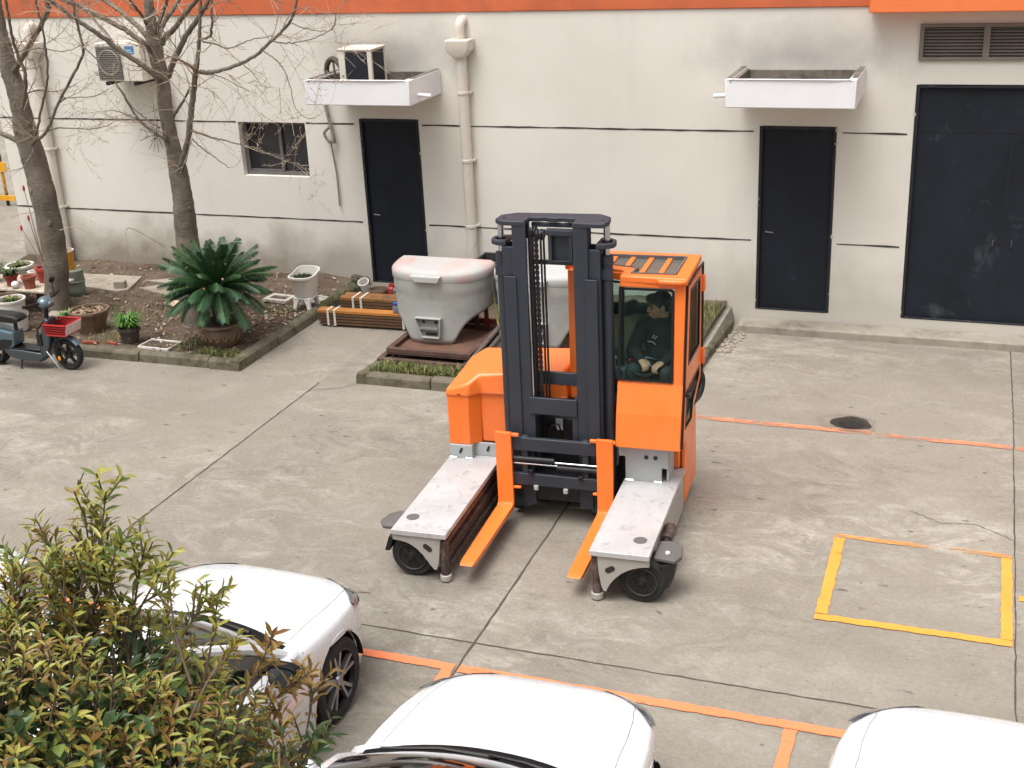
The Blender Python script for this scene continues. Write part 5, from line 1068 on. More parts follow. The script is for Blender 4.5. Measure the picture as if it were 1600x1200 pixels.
for k in range(NF):
    a = k*2.39996+rnd.uniform(-.12, .12); u = (k+.5)/NF; el = R_(84-104*u**1.05+rnd.uniform(-6, 6)); L = rnd.uniform(.58, .69)*(1 if u > .2 else .8+u)
    h = Vector((math.cos(a), math.sin(a), 0)); up = Vector((0, 0, 1)); base = h*.05+up*.70; n = 30; pts = []; ang = el; p = base.copy()
    droop = R_(rnd.uniform(30, 52))*(1.1 if u > .35 else .55)
    for i in range(n+1):
        pts.append(p.copy()); ang = el-droop*(i/n)**1.3; p = p+(h*math.cos(ang)+up*math.sin(ang))*(L/n)
    fr.cur = 2; fr.tube(pts, [.0085*(1-.8*i/n) for i in range(n+1)], 5, cap=False)
    side = Vector((-h.y, h.x, 0)); tw_ = rnd.uniform(-.25, .25); mm = rnd.choice((0, 0, 1))
    NL = 66
    for i in range(5, NL+1):
        f = i/NL; j = min(int(f*n), n-1); q = pts[j]+(pts[j+1]-pts[j])*(f*n-j); d = (pts[j+1]-pts[j]).normalized(); nrm = side.cross(d)
        ll = .125*min(1, (f-.06)*5)**.6*(1-max(0, f-.78)/.22*.55)*rnd.uniform(.88, 1.08)
        for s_ in (-1, 1):
            e = (side*s_*.74+d*rnd.uniform(.55, .7)+nrm*(-.36)+side*0).normalized() if False else (side*s_*.74+d*rnd.uniform(.5, .7)+nrm*(.36+tw_*s_)).normalized(); ww = d*.0046
            tip = q+e*ll-Vector((0, 0, ll*.16)); mid = q+e*ll*.6
            fr.cur = mm if rnd.random() < .8 else 1-mm; fr.add([q-ww, q+ww, mid+ww, tip, mid-ww], [(0, 1, 2, 3, 4)])
fr.build("fronds", CYC, t, smooth=0, flip=False)
m = MB()
for k in range(40):
    a = rnd.uniform(0, 6.28); r = rnd.uniform(.0, .11); m.ell((r*math.cos(a), r*math.sin(a), .68+rnd.uniform(-.03, .06)), (.014, .03, .01), Euler((rnd.uniform(-1, 1), rnd.uniform(-1, 1), rnd.uniform(0, 6))).to_matrix(), 6, 5)
for k in range(9): m.ell((rnd.uniform(-.3, .3), rnd.uniform(-.35, -.0), .86+rnd.uniform(-.1, .24)), (.016, .012, .016), None, 6, 5)
m.build("fallen_petals", mat("pinkish_debris", lin(196, 150, 118), .8, var=.3, scale=30), t)
def blades(m, c, n, rmax, hmin, hmax, seed, wd=.008, mats=1):
    rnd = random.Random(seed)
    for k in range(n):
        a = rnd.uniform(0, 6.28); h = Vector((math.cos(a), math.sin(a), 0)); l = rnd.uniform(.3, 1)*rmax; z = rnd.uniform(hmin, hmax); q = Vector((-h.y, h.x, 0))*wd; p = Vector(c)+h*rnd.uniform(0, .05)
        m.cur = rnd.randrange(mats); vs = []
        for f, hh, w_ in ((0, 0, .7), (.3, .62, 1), (.65, .98, .8), (1, .86, .1)): vs += [p+h*l*f+Vector((0, 0, z*hh))-q*w_, p+h*l*f+Vector((0, 0, z*hh))+q*w_]
        m.add(vs, [(0, 1, 3, 2), (2, 3, 5, 4), (4, 5, 7, 6)])
LGREEN = [mat("fresh_green_blade", lin(108, 150, 66), .55, var=.2, scale=4), mat("mid_green_blade", lin(78, 124, 52), .55, var=.2, scale=4)]
t = simple_pot("potted_plant", "dark pot of bright green strap-leaved plant between the big clay pot and the tray", "potted plant", (-9.40, 11.88, .085), pot_prof(.095, .125, .19), mat("dark_brown_pot", lin(72, 62, 54), .7, var=.2), (.12, .15))
m = MB(); blades(m, (0, 0, .16), 210, .2, .07, .21, 3, .009, 2); m.build("foliage", LGREEN, t, smooth=0, flip=False); m = MB(); blades(m, (0, 0, .16), 40, .2, -.12, .04, 5, .006); m.build("dry_leaves", GRASSM[1], t, smooth=0, flip=False)
t = simple_pot("planter_bowl", "big tapered brown clay pot of dead leaves behind the scooter's front wheel", "pot", (-10.12, 12.1, .085), [(.15, 0), (.2, .15), (.235, .26), (.255, .265), (.255, .295), (.225, .295), (.215, .22)], BROWNP, (.215, .25), LIT[1], n=8)
m = MB(); rnd = random.Random(8)
for k in range(60):
    a = rnd.uniform(0, 6.28); r = .19*rnd.random()**.5; c = Vector((r*math.cos(a), r*math.sin(a), .275)); mm = Euler((rnd.uniform(-.6, .6), rnd.uniform(-.6, .6), rnd.uniform(0, 6))).to_matrix(); m.add([c+mm@Vector(p)*.04 for p in ((-1, 0, 0), (0, -.45, .1), (1, 0, 0), (0, .45, .1))], [(0, 1, 2, 3)])
m.build("dead_leaves", LIT[0], t, smooth=0, flip=False)
# the pots on and round the low table, left edge
tb = thing("low_table", "low table with a pale mosaic top carrying small red pots at the left edge", "table", (-11.75, 12.8, .085))
m = MB(); m.box(-.65, .65, -.28, .3, .29, .325); m.build("table_top", mat("mosaic_top", lin(192, 178, 160), .7, var=.35, scale=12), tb, bevel=.008)
for x in (-.5, .1, .52):
    for y in (-.2, .22): m = MB(); m.box(x-.03, x+.03, y-.03, y+.03, 0, .29); m.build("leg", RUST, tb, bevel=.004)
ZT_ = .411
def leafy(t, z, n, r, h, seed, mats, wd=.01):
    m = MB(); blades(m, (0, 0, z), n, r, h*.3, h, seed, wd, len(mats)); m.build("foliage", mats, t, smooth=0, flip=False)
t = simple_pot("potted_plant", "dark red plastic pot with a trailing green plant on the low table", "potted plant", (-11.74, 12.66, ZT_), pot_prof(.06, .082, .15), DREDP, (.08, .12)); leafy(t, .13, 60, .2, .12, 4, GRASSM[2:], .014)
simple_pot("flower_pot", "empty terracotta-coloured square pot at the front of the low table", "pot", (-11.42, 12.62, ZT_), pot_prof(.065, .085, .165), CLAY, (.08, .1))
m = MB(); m.ell((0, 0, .05), (.055, .05, .05), None, 12, 8); o = m.build("round_stone", mat("white_stone", lin(222, 218, 212), .7, var=.05), None); o.location = (-11.6, 12.56, ZT_); tag(o, "round white stone on the front edge of the low table", "stone")
t = simple_pot("potted_plant", "white ribbed round planter of low greenery behind the low table", "potted plant", (-12.15, 13.3, .085), [(.12, 0), (.14, .1), (.15, .12), (.15, .2), (.16, .22), (.165, .36), (.19, .37), (.195, .39), (.19, .405), (.16, .405), (.155, .34)], WHITEP, (.16, .37)); leafy(t, .38, 120, .15, .06, 6, GRASSM)
simple_pot("cup", "small white cup standing behind the terracotta pot", "cup", (-11.62, 12.95, ZT_), pot_prof(.05, .065, .12), WHITEP, (.06, .09))
t = simple_pot("potted_plant", "tall red plastic pot with bare twigs and red buds beside the leaning tree", "potted plant", (-11.4, 12.92, .3), [(.085, 0), (.105, .26), (.125, .27), (.125, .31), (.1, .31), (.09, .25)], REDP, (.1, .27))
m = MB(); rnd = random.Random(3); tips = []
for (dx, dz, dy) in ((-.18, 1.05, .1), (-.06, .7, -.05), (.05, .5, .1), (-.25, .55, .0), (-.02, 1.0, .1)):
    P = spline([(0, 0, .27), (dx*.4, dy*.4, .27+dz*.45), (dx, dy, .27+dz)], 5); m.tube(P, [.01*(1-.6*i/10) for i in range(11)], 6); tips.append(P[-1])
m.build("stems", TWIG, t)
m = MB()
BUD = mat("red_bud", lin(176, 58, 56), .6, var=.3)
for p in tips: m = MB(); m.ell(p, (.016, .016, .042), None, 8, 6); m.build("bud", BUD, t)
t = thing("drum", "grey-green plastic drum standing behind the leaning tree", "drum", (-11.3, 13.35, .085)); m = MB(); m.lathe([(.1, 0), (.115, .02), (.12, .1), (.115, .12), (.12, .22), (.115, .36), (.1, .37), (.0, .37)], n=24, caps=False); m.build("body", GREYP, t)
m = MB(); m.lathe([(.122, .2), (.128, .21), (.122, .225)], n=24, caps=False); m.build("hoop", GREYP, t)
t = thing("bucket", "orange-yellow bucket with a white rim on the grey-green drum", "bucket", (-11.37, 13.35, .455)); m = MB(); m.lathe([(.0, .001), (.075, 0), (.092, .24), (.08, .24), (.07, .05)], n=24, caps=False); m.build("body", mat("orange_yellow_plastic", lin(206, 140, 36), .5, var=.12, dirt=lin(96, 70, 30), dlo=.62, dhi=.75, dscale=9), t); m = MB(); m.lathe([(.09, .24), (.1, .245), (.1, .265), (.085, .265)], n=24, caps=False); m.build("rim", WHITEP, t)
t = simple_pot("planter_bowl", "wide brown clay bowl of soil in front of the low table", "pot", (-11.55, 12.22, .13), [(.16, 0), (.2, .16), (.225, .22), (.25, .23), (.25, .26), (.205, .26), (.2, .2)], BROWNP, (.2, .22), LIT[1]); m = MB(); m.box(-.15, .15, -.12, .12, -.045, .0); m.build("support_block", SLAB, t)
for k, z in enumerate((.085, .285)):
    t = simple_pot("tub", ("lower, empty" if k == 0 else "upper, planted")+" white ribbed tub of the stack behind the scooter seat", "tub", (-11.14, 11.93, z), [(.14, 0)]+[(.148+.004*(i % 2)+i*.002, .02*i) for i in range(1, 10)]+[(.18, .19), (.182, .215), (.16, .215), (.155, .15)], WHITEP, (.155, .18), n=30, grp="stacked white ribbed tubs")
    if k: leafy(t, .185, 90, .13, .06, 9, GRASSM)
t = simple_pot("potted_plant", "small pot of yellow-green leaves behind the scooter handlebar", "potted plant", (-10.55, 12.2, .085), pot_prof(.06, .08, .11), GREYP, (.08, .08)); leafy(t, .09, 60, .14, .14, 12, LGREEN, .013)
m = MB(); m.box(-10.95, -10.65, 12.25, 12.45, .085, .2, rotz(.2)); tag(m.build("concrete_block", SLAB, None, bevel=.01), "grey concrete block lying between the scooter and the table", "block")
t = thing("pot_plant", "", "", (0, 0, 0)); bpy.data.objects.remove(t)
t = simple_pot("potted_plant", "dark green pot plant at the far left end of the low table", "potted plant", (-12.12, 12.75, ZT_), pot_prof(.08, .1, .16), GREYP, (.095, .12)); leafy(t, .13, 110, .22, .16, 14, GRASSM[2:], .014)
for k, (x, y, h_) in enumerate(((-11.25, 14.3, .7), (-12.9, 14.2, .5))):
    m = MB(); m.tube(spline([(x, y, .1), (x+.05, y+.1, h_*.6), (x-.02, y+.3, h_), (x+.4, y+.5, h_*.55)], 5), .006, 5)
    if k == 0: tag(m.build("vine_stem", TWIG, None), "thin dry vine stem running along the wall beside the leaning tree", "vine")

# ================================================================== ELECTRIC SCOOTER at the left edge
SCB = mat("blue_grey_scooter_paint", lin(58, 66, 72), .32, .2, var=.06, coat=.6); SCH = mat("pale_blue_metallic", lin(92, 112, 122), .3, .3, var=.05, coat=.6)
sc = thing("scooter", "blue-grey electric scooter with a red front basket parked at the kerb", "scooter", (-10.2, 11.09, 0), R_(2))
def sc_wheel(x, nm="wheel"):
    m = MB(); m.lathe([(.135, -.035), (.165, -.038), (.185, -.02), (.19, 0), (.185, .02), (.165, .038), (.135, .035)], (x, 0, .19), 'y', 36, caps=False); o = m.build(nm, RUBBER, sc)
    m = MB(); m.lathe([(.128, -.03), (.14, -.032), (.14, .032), (.128, .03), (.128, -.03)], (x, 0, .19), 'y', 30, caps=False); m.lathe([(.0, -.04), (.045, -.038), (.045, .038), (.0, .04)], (x, 0, .19), 'y', 18, caps=False)
    for k in range(5):
        a = k*1.2566+.3; d = Vector((math.cos(a), 0, math.sin(a))); q = Vector((-d.z, 0, d.x)); c = Vector((x, 0, .19)); m.loft([[c+d*r_+q*w_+Vector((0, y_, 0)) for w_, y_ in ((-w__, -.014), (w__, -.014), (w__, .014), (-w__, .014))] for r_, w__ in ((.04, .016), (.13, .011))])
    m.build("rim", BLACKP, o); return o
sc_wheel(.52); sc_wheel(-.52)
def slab_loft(pts, w0):
    """side outline thickened with rounded flanks"""
    m = MB(); cx = sum(p[0] for p in pts)/len(pts); cz = sum(p[1] for p in pts)/len(pts)
    m.loft([[(cx+(x-cx)*s_, y*w0, cz+(z-cz)*s_) for x, z in pts] for y, s_ in ((-1, .9), (-.85, .98), (-.4, 1), (.4, 1), (.85, .98), (1, .9))]); return m
slab_loft([(.33, .28), (.27, .16), (.2, .1), (.17, .12), (.2, .3), (.27, .5), (.33, .63), (.37, .62), (.38, .5)], .085).build("leg_shield", SCB, sc, bevel=.01)
slab_loft([(-.31, .24), (-.30, .2), (-.22, .13), (.0, .1), (.2, .1), (.25, .16), (.22, .21), (-.05, .235)], .11).build("side_fairing", SCB, sc, bevel=.008)
m = MB(); m.box(-.22, .21, -.095, .095, .235, .25); m.build("floorboard", BLACKP, sc, bevel=.006)
slab_loft([(-.12, .44), (-.13, .28), (-.2, .22), (-.36, .2), (-.5, .25), (-.75, .38), (-.8, .46), (-.6, .5), (-.3, .47)], .105).build("rear_body", SCH, sc, bevel=.012)
slab_loft([(-.14, .36), (-.15, .3), (-.22, .22), (-.36, .2), (-.42, .28), (-.3, .36)], .108).build("battery_cover", BLACKP, sc, bevel=.008)
st_ = slab_loft([(-.02, .6), (-.03, .565), (-.12, .545), (-.5, .56), (-.72, .6), (-.74, .64), (-.5, .65), (-.2, .645), (-.08, .63)], .1).build("seat", BLACKP, sc, bevel=.015)
m = MB(); m.tube([(-.15, 0, .4), (-.15, 0, .57)], .022, 10); m.build("seat_post", BLACK, sc)
m = MB(); m.tube([(.30, 0, .62), (.335, 0, .82)], .028, 10); m.tube([(.40, -.0, .48), (.44, 0, .4)], .025, 10)
for s_ in (-1, 1): m.tube([(.42, s_*.05, .42), (.52, s_*.055, .19)], .014, 8)
m.build("fork", BLACK, sc)
m = MB(); m.lathe([(.2, -.045), (.205, -.03), (.208, 0), (.205, .03), (.2, .045)], (.52, 0, .19), 'y', 40, caps=False); fv = m
fd = MB()
for i in range(12):
    a0, a1 = R_(38+i*10), R_(48+i*10)
    for j, (r_, y_) in enumerate(((.2, -.05), (.222, -.03), (.226, 0), (.222, .03))):
        r2, y2 = ((.222, -.03), (.226, 0), (.222, .03), (.2, .05))[j]; fd.add([(.52+r_*math.cos(a0), y_, .19+r_*math.sin(a0)), (.52+r2*math.cos(a0), y2, .19+r2*math.sin(a0)), (.52+r2*math.cos(a1), y2, .19+r2*math.sin(a1)), (.52+r_*math.cos(a1), y_, .19+r_*math.sin(a1))], [(0, 1, 2, 3)])
fd.build("front_mudguard", SCH, sc)
m = MB(); m.ell((.325, 0, .80), (.085, .1, .07), Matrix.Rotation(R_(20), 3, 'Y')); hl = m.build("handlebar_cowl", SCH, sc)
m = MB(); m.tube([(.28, -.3, .83), (.3, -.15, .82), (.32, 0, .80), (.3, .15, .82), (.28, .3, .83)], .014, 8); m.build("handlebar", BLACK, sc)
for s_ in (-1, 1):
    m = MB(); m.tube([(.29, s_*.2, .82), (.27, s_*.31, .835)], .02, 10); m.build("grip", BLACKP, sc)
m = MB(); m.tube([(.3, .2, .83), (.29, .22, .98)], .006, 6); m.ell((.285, .23, 1.0), (.012, .055, .035)); m.build("mirror", BLACKP, sc)
m = MB(); m.ell((.40, 0, .79), (.03, .05, .04), Matrix.Rotation(R_(20), 3, 'Y')); m.build("headlight", LIGHTGL, sc)
bkt = MB(); wbk, zb0, zb1 = .15, .45, .58
bot = [(.36, -.12), (.62, -.12), (.62, .12), (.36, .12)]; top = [(.35, -.145), (.65, -.145), (.65, .145), (.35, .145)]
def bk_face(m, i, j, ins=0):
    a, b_, c_, d_ = Vector((*bot[i], zb0)), Vector((*bot[j], zb0)), Vector((*top[j], zb1)), Vector((*top[i], zb1))
    P = lambda u, v: (a+(b_-a)*u)*(1-v)+(d_+(c_-d_)*u)*v
    nu, nv = 7, 4
    for k in range(nu+1): m.tube([P(k/nu, 0), P(k/nu, 1)], .005 if 0 < k < nu else .009, 5)
    for k in range(nv+1): m.tube([P(0, k/nv), P(1, k/nv)], .0055 if 0 < k < nv else .012, 5)
for i in range(4): bk_face(bkt, i, (i+1) % 4)
for k in range(6): bkt.tube([(.36+.052*k, -.12, zb0), (.36+.052*k, .12, zb0)], .005, 5)
bo = bkt.build("basket", mat("red_wire_basket", lin(170, 30, 30), .4, var=.1), sc)
m = MB(); m.add([(.636, -.135, .46), (.636, .135, .46), (.665, .14, .58), (.665, -.14, .58), (.630, -.135, .46), (.630, .135, .46), (.659, .14, .58), (.659, -.14, .58)], [(0, 1, 2, 3), (4, 7, 6, 5), (0, 4, 5, 1), (2, 6, 7, 3), (0, 3, 7, 4), (1, 5, 6, 2)])
for s_ in (-1,): m.add([(.38, s_*.13, .452), (.62, s_*.13, .452), (.66, s_*.152, .575), (.36, s_*.152, .575)], [(0, 1, 2, 3)]) if False else None
m.build("basket_card", mat("white_pink_card", lin(222, 196, 194), .7, var=.2, scale=22), bo)
m = MB(); m.add([(.37, -.112, .45), (.62, -.112, .45), (.635, -.135, .565), (.36, -.135, .565), (.37, .112, .45), (.62, .112, .45), (.635, .135, .565), (.36, .135, .565)], [(0, 1, 2, 3), (4, 7, 6, 5), (0, 3, 7, 4), (0, 4, 5, 1)]); m.build("basket_liner", mat("red_liner", lin(140, 26, 28), .6, var=.25, scale=20), bo)
m = MB(); m.ell((.45, -.09, .16), (.02, .008, .03)); m.build("reflector", mat("amber_reflector", lin(232, 140, 40), .3), sc)
m = MB(); m.tube([(.30, -.1, .24), (.42, -.13, .12), (.46, -.13, .06)], .008, 6); m.build("side_stand", CHROME, sc)
m = MB(); m.tube([(-.1, -.02, .2), (-.08, -.12, .01)], .01, 6); m.build("kick_stand", BLACK, sc)
m = MB(); m.tube([(.31, -.06, .6), (.22, -.09, .5), (.2, -.08, .35)], .012, 8); m.box(.19, .25, -.1, -.04, .3, .44); m.build("bag_hook", BLACKP, sc, bevel=.01)
m = MB(); m.box(-.88, -.7, -.03, .03, .3, .36); m.lathe([(.2, -.05), (.21, 0), (.2, .05)], (-.52, 0, .19), 'y', 30, caps=False); m.build("rear_guard", BLACKP, sc)
# ================================================================== AIR CONDITIONERS
ACW = mat("aged_white_metal", lin(222, 216, 204), .5, var=.04, dirt=lin(190, 178, 158), dlo=.58, dhi=.78)
ac = thing("air_conditioner", "white outdoor air conditioner with a blue sticker on the wall behind the bare trees", "air conditioner", (-10.9, 14.5, 2.76))
m = MB(); m.box(-.38, .33, 0, .33, 0, .5); m.build("casing", ACW, ac, bevel=.012)
m = MB(); m.box(-.36, .02, -.012, -.001, .03, .46); m.build("grille_back", mat("grille_grey", lin(100, 96, 90), .6), ac)
m = MB()
for i in range(15): m.box(-.36, .02, -.022, -.013, .045+i*.028, .052+i*.028)
m.lathe([(.15, -.02), (.16, -.026), (.17, -.02)], (-.17, 0, .25), 'y', 30, caps=False); m.build("grille", mat("grille_light", lin(150, 146, 138), .6), ac)
m = MB(); m.box(.1, .24, -.004, -.001, .36, .46); so_ = m.build("sticker", mat("blue_sticker", lin(46, 134, 190), .5, var=.05), ac)
m = MB(); m.box(.115, .2, -.006, -.0045, .40, .415); m.box(.12, .225, -.006, -.0045, .375, .388); m.build("sticker_text", mat("pale_blue_print", lin(170, 212, 232), .5), so_)
for x in (-.25, .2):
    m = MB(); m.box(x-.02, x+.02, -.02, .42, -.05, -.005);  m.build("bracket", BLACK, ac)
m = MB(); m.tube(spline([(.36, .2, .1), (.45, .3, -.05), (.44, .36, -.35), (.40, .38, -.55)], 6), .03, 8); m.tube([(.40, .385, -.5), (.40, .385, -.9)], .03, 8); m.build("pipe_bundle", mat("grey_wrapped_pipe", lin(176, 172, 162), .8, var=.15), ac)
ac2 = thing("air_conditioner", "white outdoor air conditioner with two dark coil faces in the canopy over the first door", "air conditioner", (-7.35, 14.38, 2.64))
m = MB(); m.box(-.21, .21, .012, .40, 0, .53); m.build("casing", ACW, ac2, bevel=.006)
COIL = mat("dark_coil", lin(28, 32, 42), .6, var=.2)
for bx in ((-.135, .165, .002, .0105, .02, .51), (.2115, .219, .04, .36, .02, .51)): m = MB(); m.box(*bx); m.build("coil_face", COIL, ac2, smooth=0)
for bx in ((-.225, -.14, -.006, .06, 0, .53), (.17, .225, -.006, .035, 0, .53), (.205, .226, .365, .41, 0, .53)): m = MB(); m.box(*bx); m.build("corner_post", ACW, ac2, bevel=.004)
m = MB(); m.box(-.235, .235, -.015, .42, .53, .552); m.build("top_cover", ACW, ac2, bevel=.006)
m = MB(); m.tube(spline([(-7.86, 14.6, 2.66), (-7.84, 14.55, 2.95), (-7.72, 14.5, 3.06), (-7.6, 14.45, 2.98), (-7.52, 14.4, 2.85)], 6), .034, 10); m.tube(spline([(-7.72, 14.5, 3.04), (-7.68, 14.45, 2.9), (-7.62, 14.4, 2.68)], 5), .014, 8)
tag(m.build("hose", mat("weathered_grey_hose", lin(84, 76, 68), .8, var=.3), None), "thick grey hose looping over the canopy rim beside the sideways air conditioner", "hose")
m = MB(); rnd = random.Random(31); c0 = Vector((-10.75, 14.84, 1.98))
for k in range(26):
    a = rnd.uniform(0, 6.28); l = rnd.uniform(.05, .3); e = Vector((math.cos(a), rnd.uniform(-.5, .1), math.sin(a))); m.tube([c0, c0+e*l*.5+Vector((0, 0, .01)), c0+e*l], .0035, 4, cap=False)
m.ell(c0, (.04, .03, .05), None, 8, 6); tag(m.build("wire_tangle", BLACK, None, flip=False), "small tangle of wire and dead twigs stuck on the wall under the air conditioner", "wire")

# ================================================================== WHITE CARS (nose towards the factory wall)
CARBLK = mat("black_car_trim", lin(14, 14, 15), .55, var=.15, spec=.25); MIRG = mat("mirror_glass", lin(70, 74, 78), .08, .6, var=.1); RIMG = mat("machined_alloy", lin(150, 150, 152), .3, .7, var=.05); RIMD = mat("dark_alloy", lin(40, 41, 44), .4, .4, var=.1); SEAM = mat("panel_gap", lin(110, 112, 114), .7); ARCH = mat("wheel_well", lin(14, 14, 14), .9)
def car(label, cx, nose, rz, spoke_seed=0, crease=1., mirror_col=None, emblem=False, half=.785, capwhite=True):
    t = thing("parked_car", label, "car", (cx, nose, 0), rz, "white cars parked nose to the yard")
    L = 3.95; WB0, WB1 = -.72, -3.05; ra = .315; zc = .283
    k_ = half/.785
    zt = [(0, .47), (.02, .53), (.05, .585), (.09, .622), (.16, .652), (.3, .687), (.6, .742), (.9, .783), (1.08, .802), (1.3, .81), (3.3, .84), (3.6, .85), (3.8, .83), (3.9, .77), (3.95, .62)]
    wd = [(0, .30), (.012, .38), (.04, .475), (.08, .545), (.15, .625), (.25, .69), (.4, .737), (.62, .772), (.85, .785), (3.1, .785), (3.5, .765), (3.75, .70), (3.9, .6), (3.95, .5)]
    zb = [(0, .22), (.1, .17), (.4, .15), (3.6, .16), (3.95, .24)]
    def sec(u):
        z, w_, b = interp(zt, u), interp(wd, u)*k_, interp(zb, u)
        kx = interp([(0, .9), (.1, .86), (.3, .80), (.8, .78), (1.1, .80), (4, .84)], u)                # where the bonnet edge lies
        cr = interp([(0, .006), (.1, .016), (.3, .02), (.6, .021), (1.1, .020), (4, .01)], u)
        zs = z-interp([(0, .03), (.15, .045), (.5, .06), (1.1, .055), (4, .05)], u)
        lo = b
        for wc in (WB0, WB1):
            d = abs(-u-wc)
            if d < ra: lo = max(lo, zc+math.sqrt(ra*ra-d*d))
        lo2 = min(lo+.02, zs-.08)
        ct = [(0, z), (w_*.35, z-cr*.18), (w_*.62, z-cr*.6), (w_*.78, z-cr*1.25), (w_*.87, z-cr*1.9), (w_*.925, z-cr*2.3-.008), (w_*.965, min(zs+.0, z-cr*2.3-.02)), (w_*.99, zs-.055), (w_, zs-.115), (w_*1.0, max(.42, lo2)), (w_*.992, max(.33, lo2)), (w_*.985, max(.24, lo)), (w_*.975, lo)]
        ct = [(x, min(zz, z)) for x, zz in ct]
        up_ = spline([(x, zz, 0) for x, zz in ct[:9]], 3)
        return [(p.x, min(p.y, z)) for p in up_]+ct[9:]
    us = sorted(set([0, .008, .02, .035, .05, .07, .09, .12, .16, .2, .25]+[round(.3+i*.045, 3) for i in range(80) if .3+i*.045 < 3.9]+[-WB0-ra+.002, -WB0+ra-.002, -WB1-ra+.002, -WB1+ra-.002]+[3.9, 3.93, 3.95]))
    m = MB(); rings = []
    for u in us:
        c = sec(u); rings.append([(-x, -u, z) for x, z in reversed(c)]+[(x, -u, z) for x, z in c[1:]])
    m.loft(rings, close=False, caps=False); n = len(rings[0])
    m.add(rings[0], [tuple(range(n))]); m.add(rings[-1], [tuple(range(n))])
    body = m.build("body", WHITECAR, t, smooth=32)
    def surf(u, x, off=.003):
        c = sec(u); s_ = 1 if x >= 0 else -1; ax = abs(x)*interp(wd, u)*k_
        for (a, za), (b, zb_) in zip(c, c[1:]):
            if a <= ax <= b: return Vector((s_*ax, -u, za+(zb_-za)*((ax-a)/max(b-a, 1e-6))+off))
        return Vector((s_*ax, -u, c[-1][1]))
    fl = MB(); fl.box(-.62*k_, .62*k_, -L+.3, -.32, .16, .2); fl.box(-.66*k_, .66*k_, -L+.3, -.3, .2, .6); fl.build("underbody", ARCH, body)
    # bonnet seams
    for s_ in (-1, 1):
        sm = MB(); sm.tube([surf(u, s_*interp([(0, .9), (.1, .86), (.3, .80), (.8, .78), (1.1, .80), (4, .84)], u)*1.03, -.0008) for u in [.1+i*.05 for i in range(20)]], .0024, 5); sm.build("bonnet_gap", SEAM, body)
        sm = MB(); sm.tube([(s_*(.786*k_), -1.12, z) for z in (.28, .45, .62)]+[(s_*.76*k_, -1.1, .74)], .003, 5); sm.build("wing_gap", SEAM, body)
        # headlamp wrapping round the corner
        h = MB(); P = []
        for u, f0, f1 in ((.05, .62, .86), (.09, .66, .92), (.15, .74, .955), (.22, .83, .975), (.3, .90, .985), (.38, .945, .99)):
            z, w_ = interp(zt, u), interp(wd, u)*k_; dn = interp([(.05, .085), (.2, .10), (.38, .08)], u)
            a = surf(u, s_*f0, 0); b = Vector((s_*w_*f1, -u, z-.06)); c_ = Vector((s_*w_*1.002, -u, z-dn)); ou = Vector((s_*.004, .006, .004))
            P.append([a+ou, (a+b)/2+ou*1.2, b+ou, c_+ou])
        h.loft(P, close=False, caps=False); h.build("headlight", LIGHTGL, body, smooth=60)
    if emblem:
        e = MB(); c = surf(.1, 0, .002); e.ell(c+Vector((0, .0, .0)), (.035, .022, .008)); e.build("badge", CHROME, body)
    e = MB(); e.box(-.3, .3, -.012, .003, .26, .44); e.build("grille", CARBLK, body)
    # greenhouse: roof shell, glass, pillars
    def gl_base(x): return -1.06-.16*(abs(x)/.72)**2.2
    nx = 14; gw = MB(); bot = []; top = []
    for i in range(nx+1):
        f = -1+2*i/nx; bot.append(Vector((f*.70*k_, gl_base(f*.7), .80-.02*f*f))); top.append(Vector((f*.555*k_, -1.80-.10*f*f, 1.235-.035*f*f)))
    rows = []
    for j in range(9):
        v = j/8; rows.append([b+(tp_-b)*v+Vector((0, .0, .055*math.sin(math.pi*v))) for b, tp_ in zip(bot, top)])
    gw.loft(rows, close=False, caps=False); wsg = gw.build("windscreen", CARGLASS, t, smooth=180)
    rf = MB(); rws = []
    for u in (1.77, 1.95, 2.2, 2.5, 2.8, 3.05): 
        zr = interp([(1.77, 1.237), (2.0, 1.262), (2.3, 1.272), (2.7, 1.25), (3.05, 1.20)], u); wr = interp([(1.77, .56), (2.2, .57), (3.05, .53)], u)*k_
        rws.append([Vector((f*wr, -u-(.10*f*f if u < 1.9 else 0), zr-.035*f*f-(.03 if abs(f) > .98 else 0))) for f in [-1+2*i/nx for i in range(nx+1)]])
    rf.loft(rws, close=False, caps=False); rf.build("roof", WHITECAR, t, smooth=50)
    rg = MB(); b2 = [Vector((f*.62*k_, -3.62+.08*f*f, .86)) for f in [-1+2*i/nx for i in range(nx+1)]]; rg.loft([[a+(b-a)*v for a, b in zip(rws[-1], b2)] for v in (0, .25, .5, .75, 1)], close=False, caps=False); rg.build("rear_window", CARGLASS, t, smooth=180)
    for s_ in (-1, 1):
        sg = MB(); lo_ = [Vector((s_*(.725 if u < 2.9 else .70)*k_, -u, .80+.012*(u-1.3))) for u in (1.28, 1.6, 2.0, 2.4, 2.8, 3.15, 3.4)]
        hi_ = [Vector((s_*.70*k_, -1.30, .815)), Vector((s_*.645*k_, -1.6, 1.02)), Vector((s_*.578*k_, -1.97, 1.20)), Vector((s_*.575*k_, -2.4, 1.225)), Vector((s_*.57*k_, -2.8, 1.2)), Vector((s_*.58*k_, -3.1, 1.12)), Vector((s_*.63*k_, -3.4, .92))]
        sg.loft([lo_, [(a+b)/2+Vector((s_*.02, 0, 0)) for a, b in zip(lo_, hi_)], hi_], close=False, caps=False); sg.build("side_window", CARGLASS, t, smooth=180)
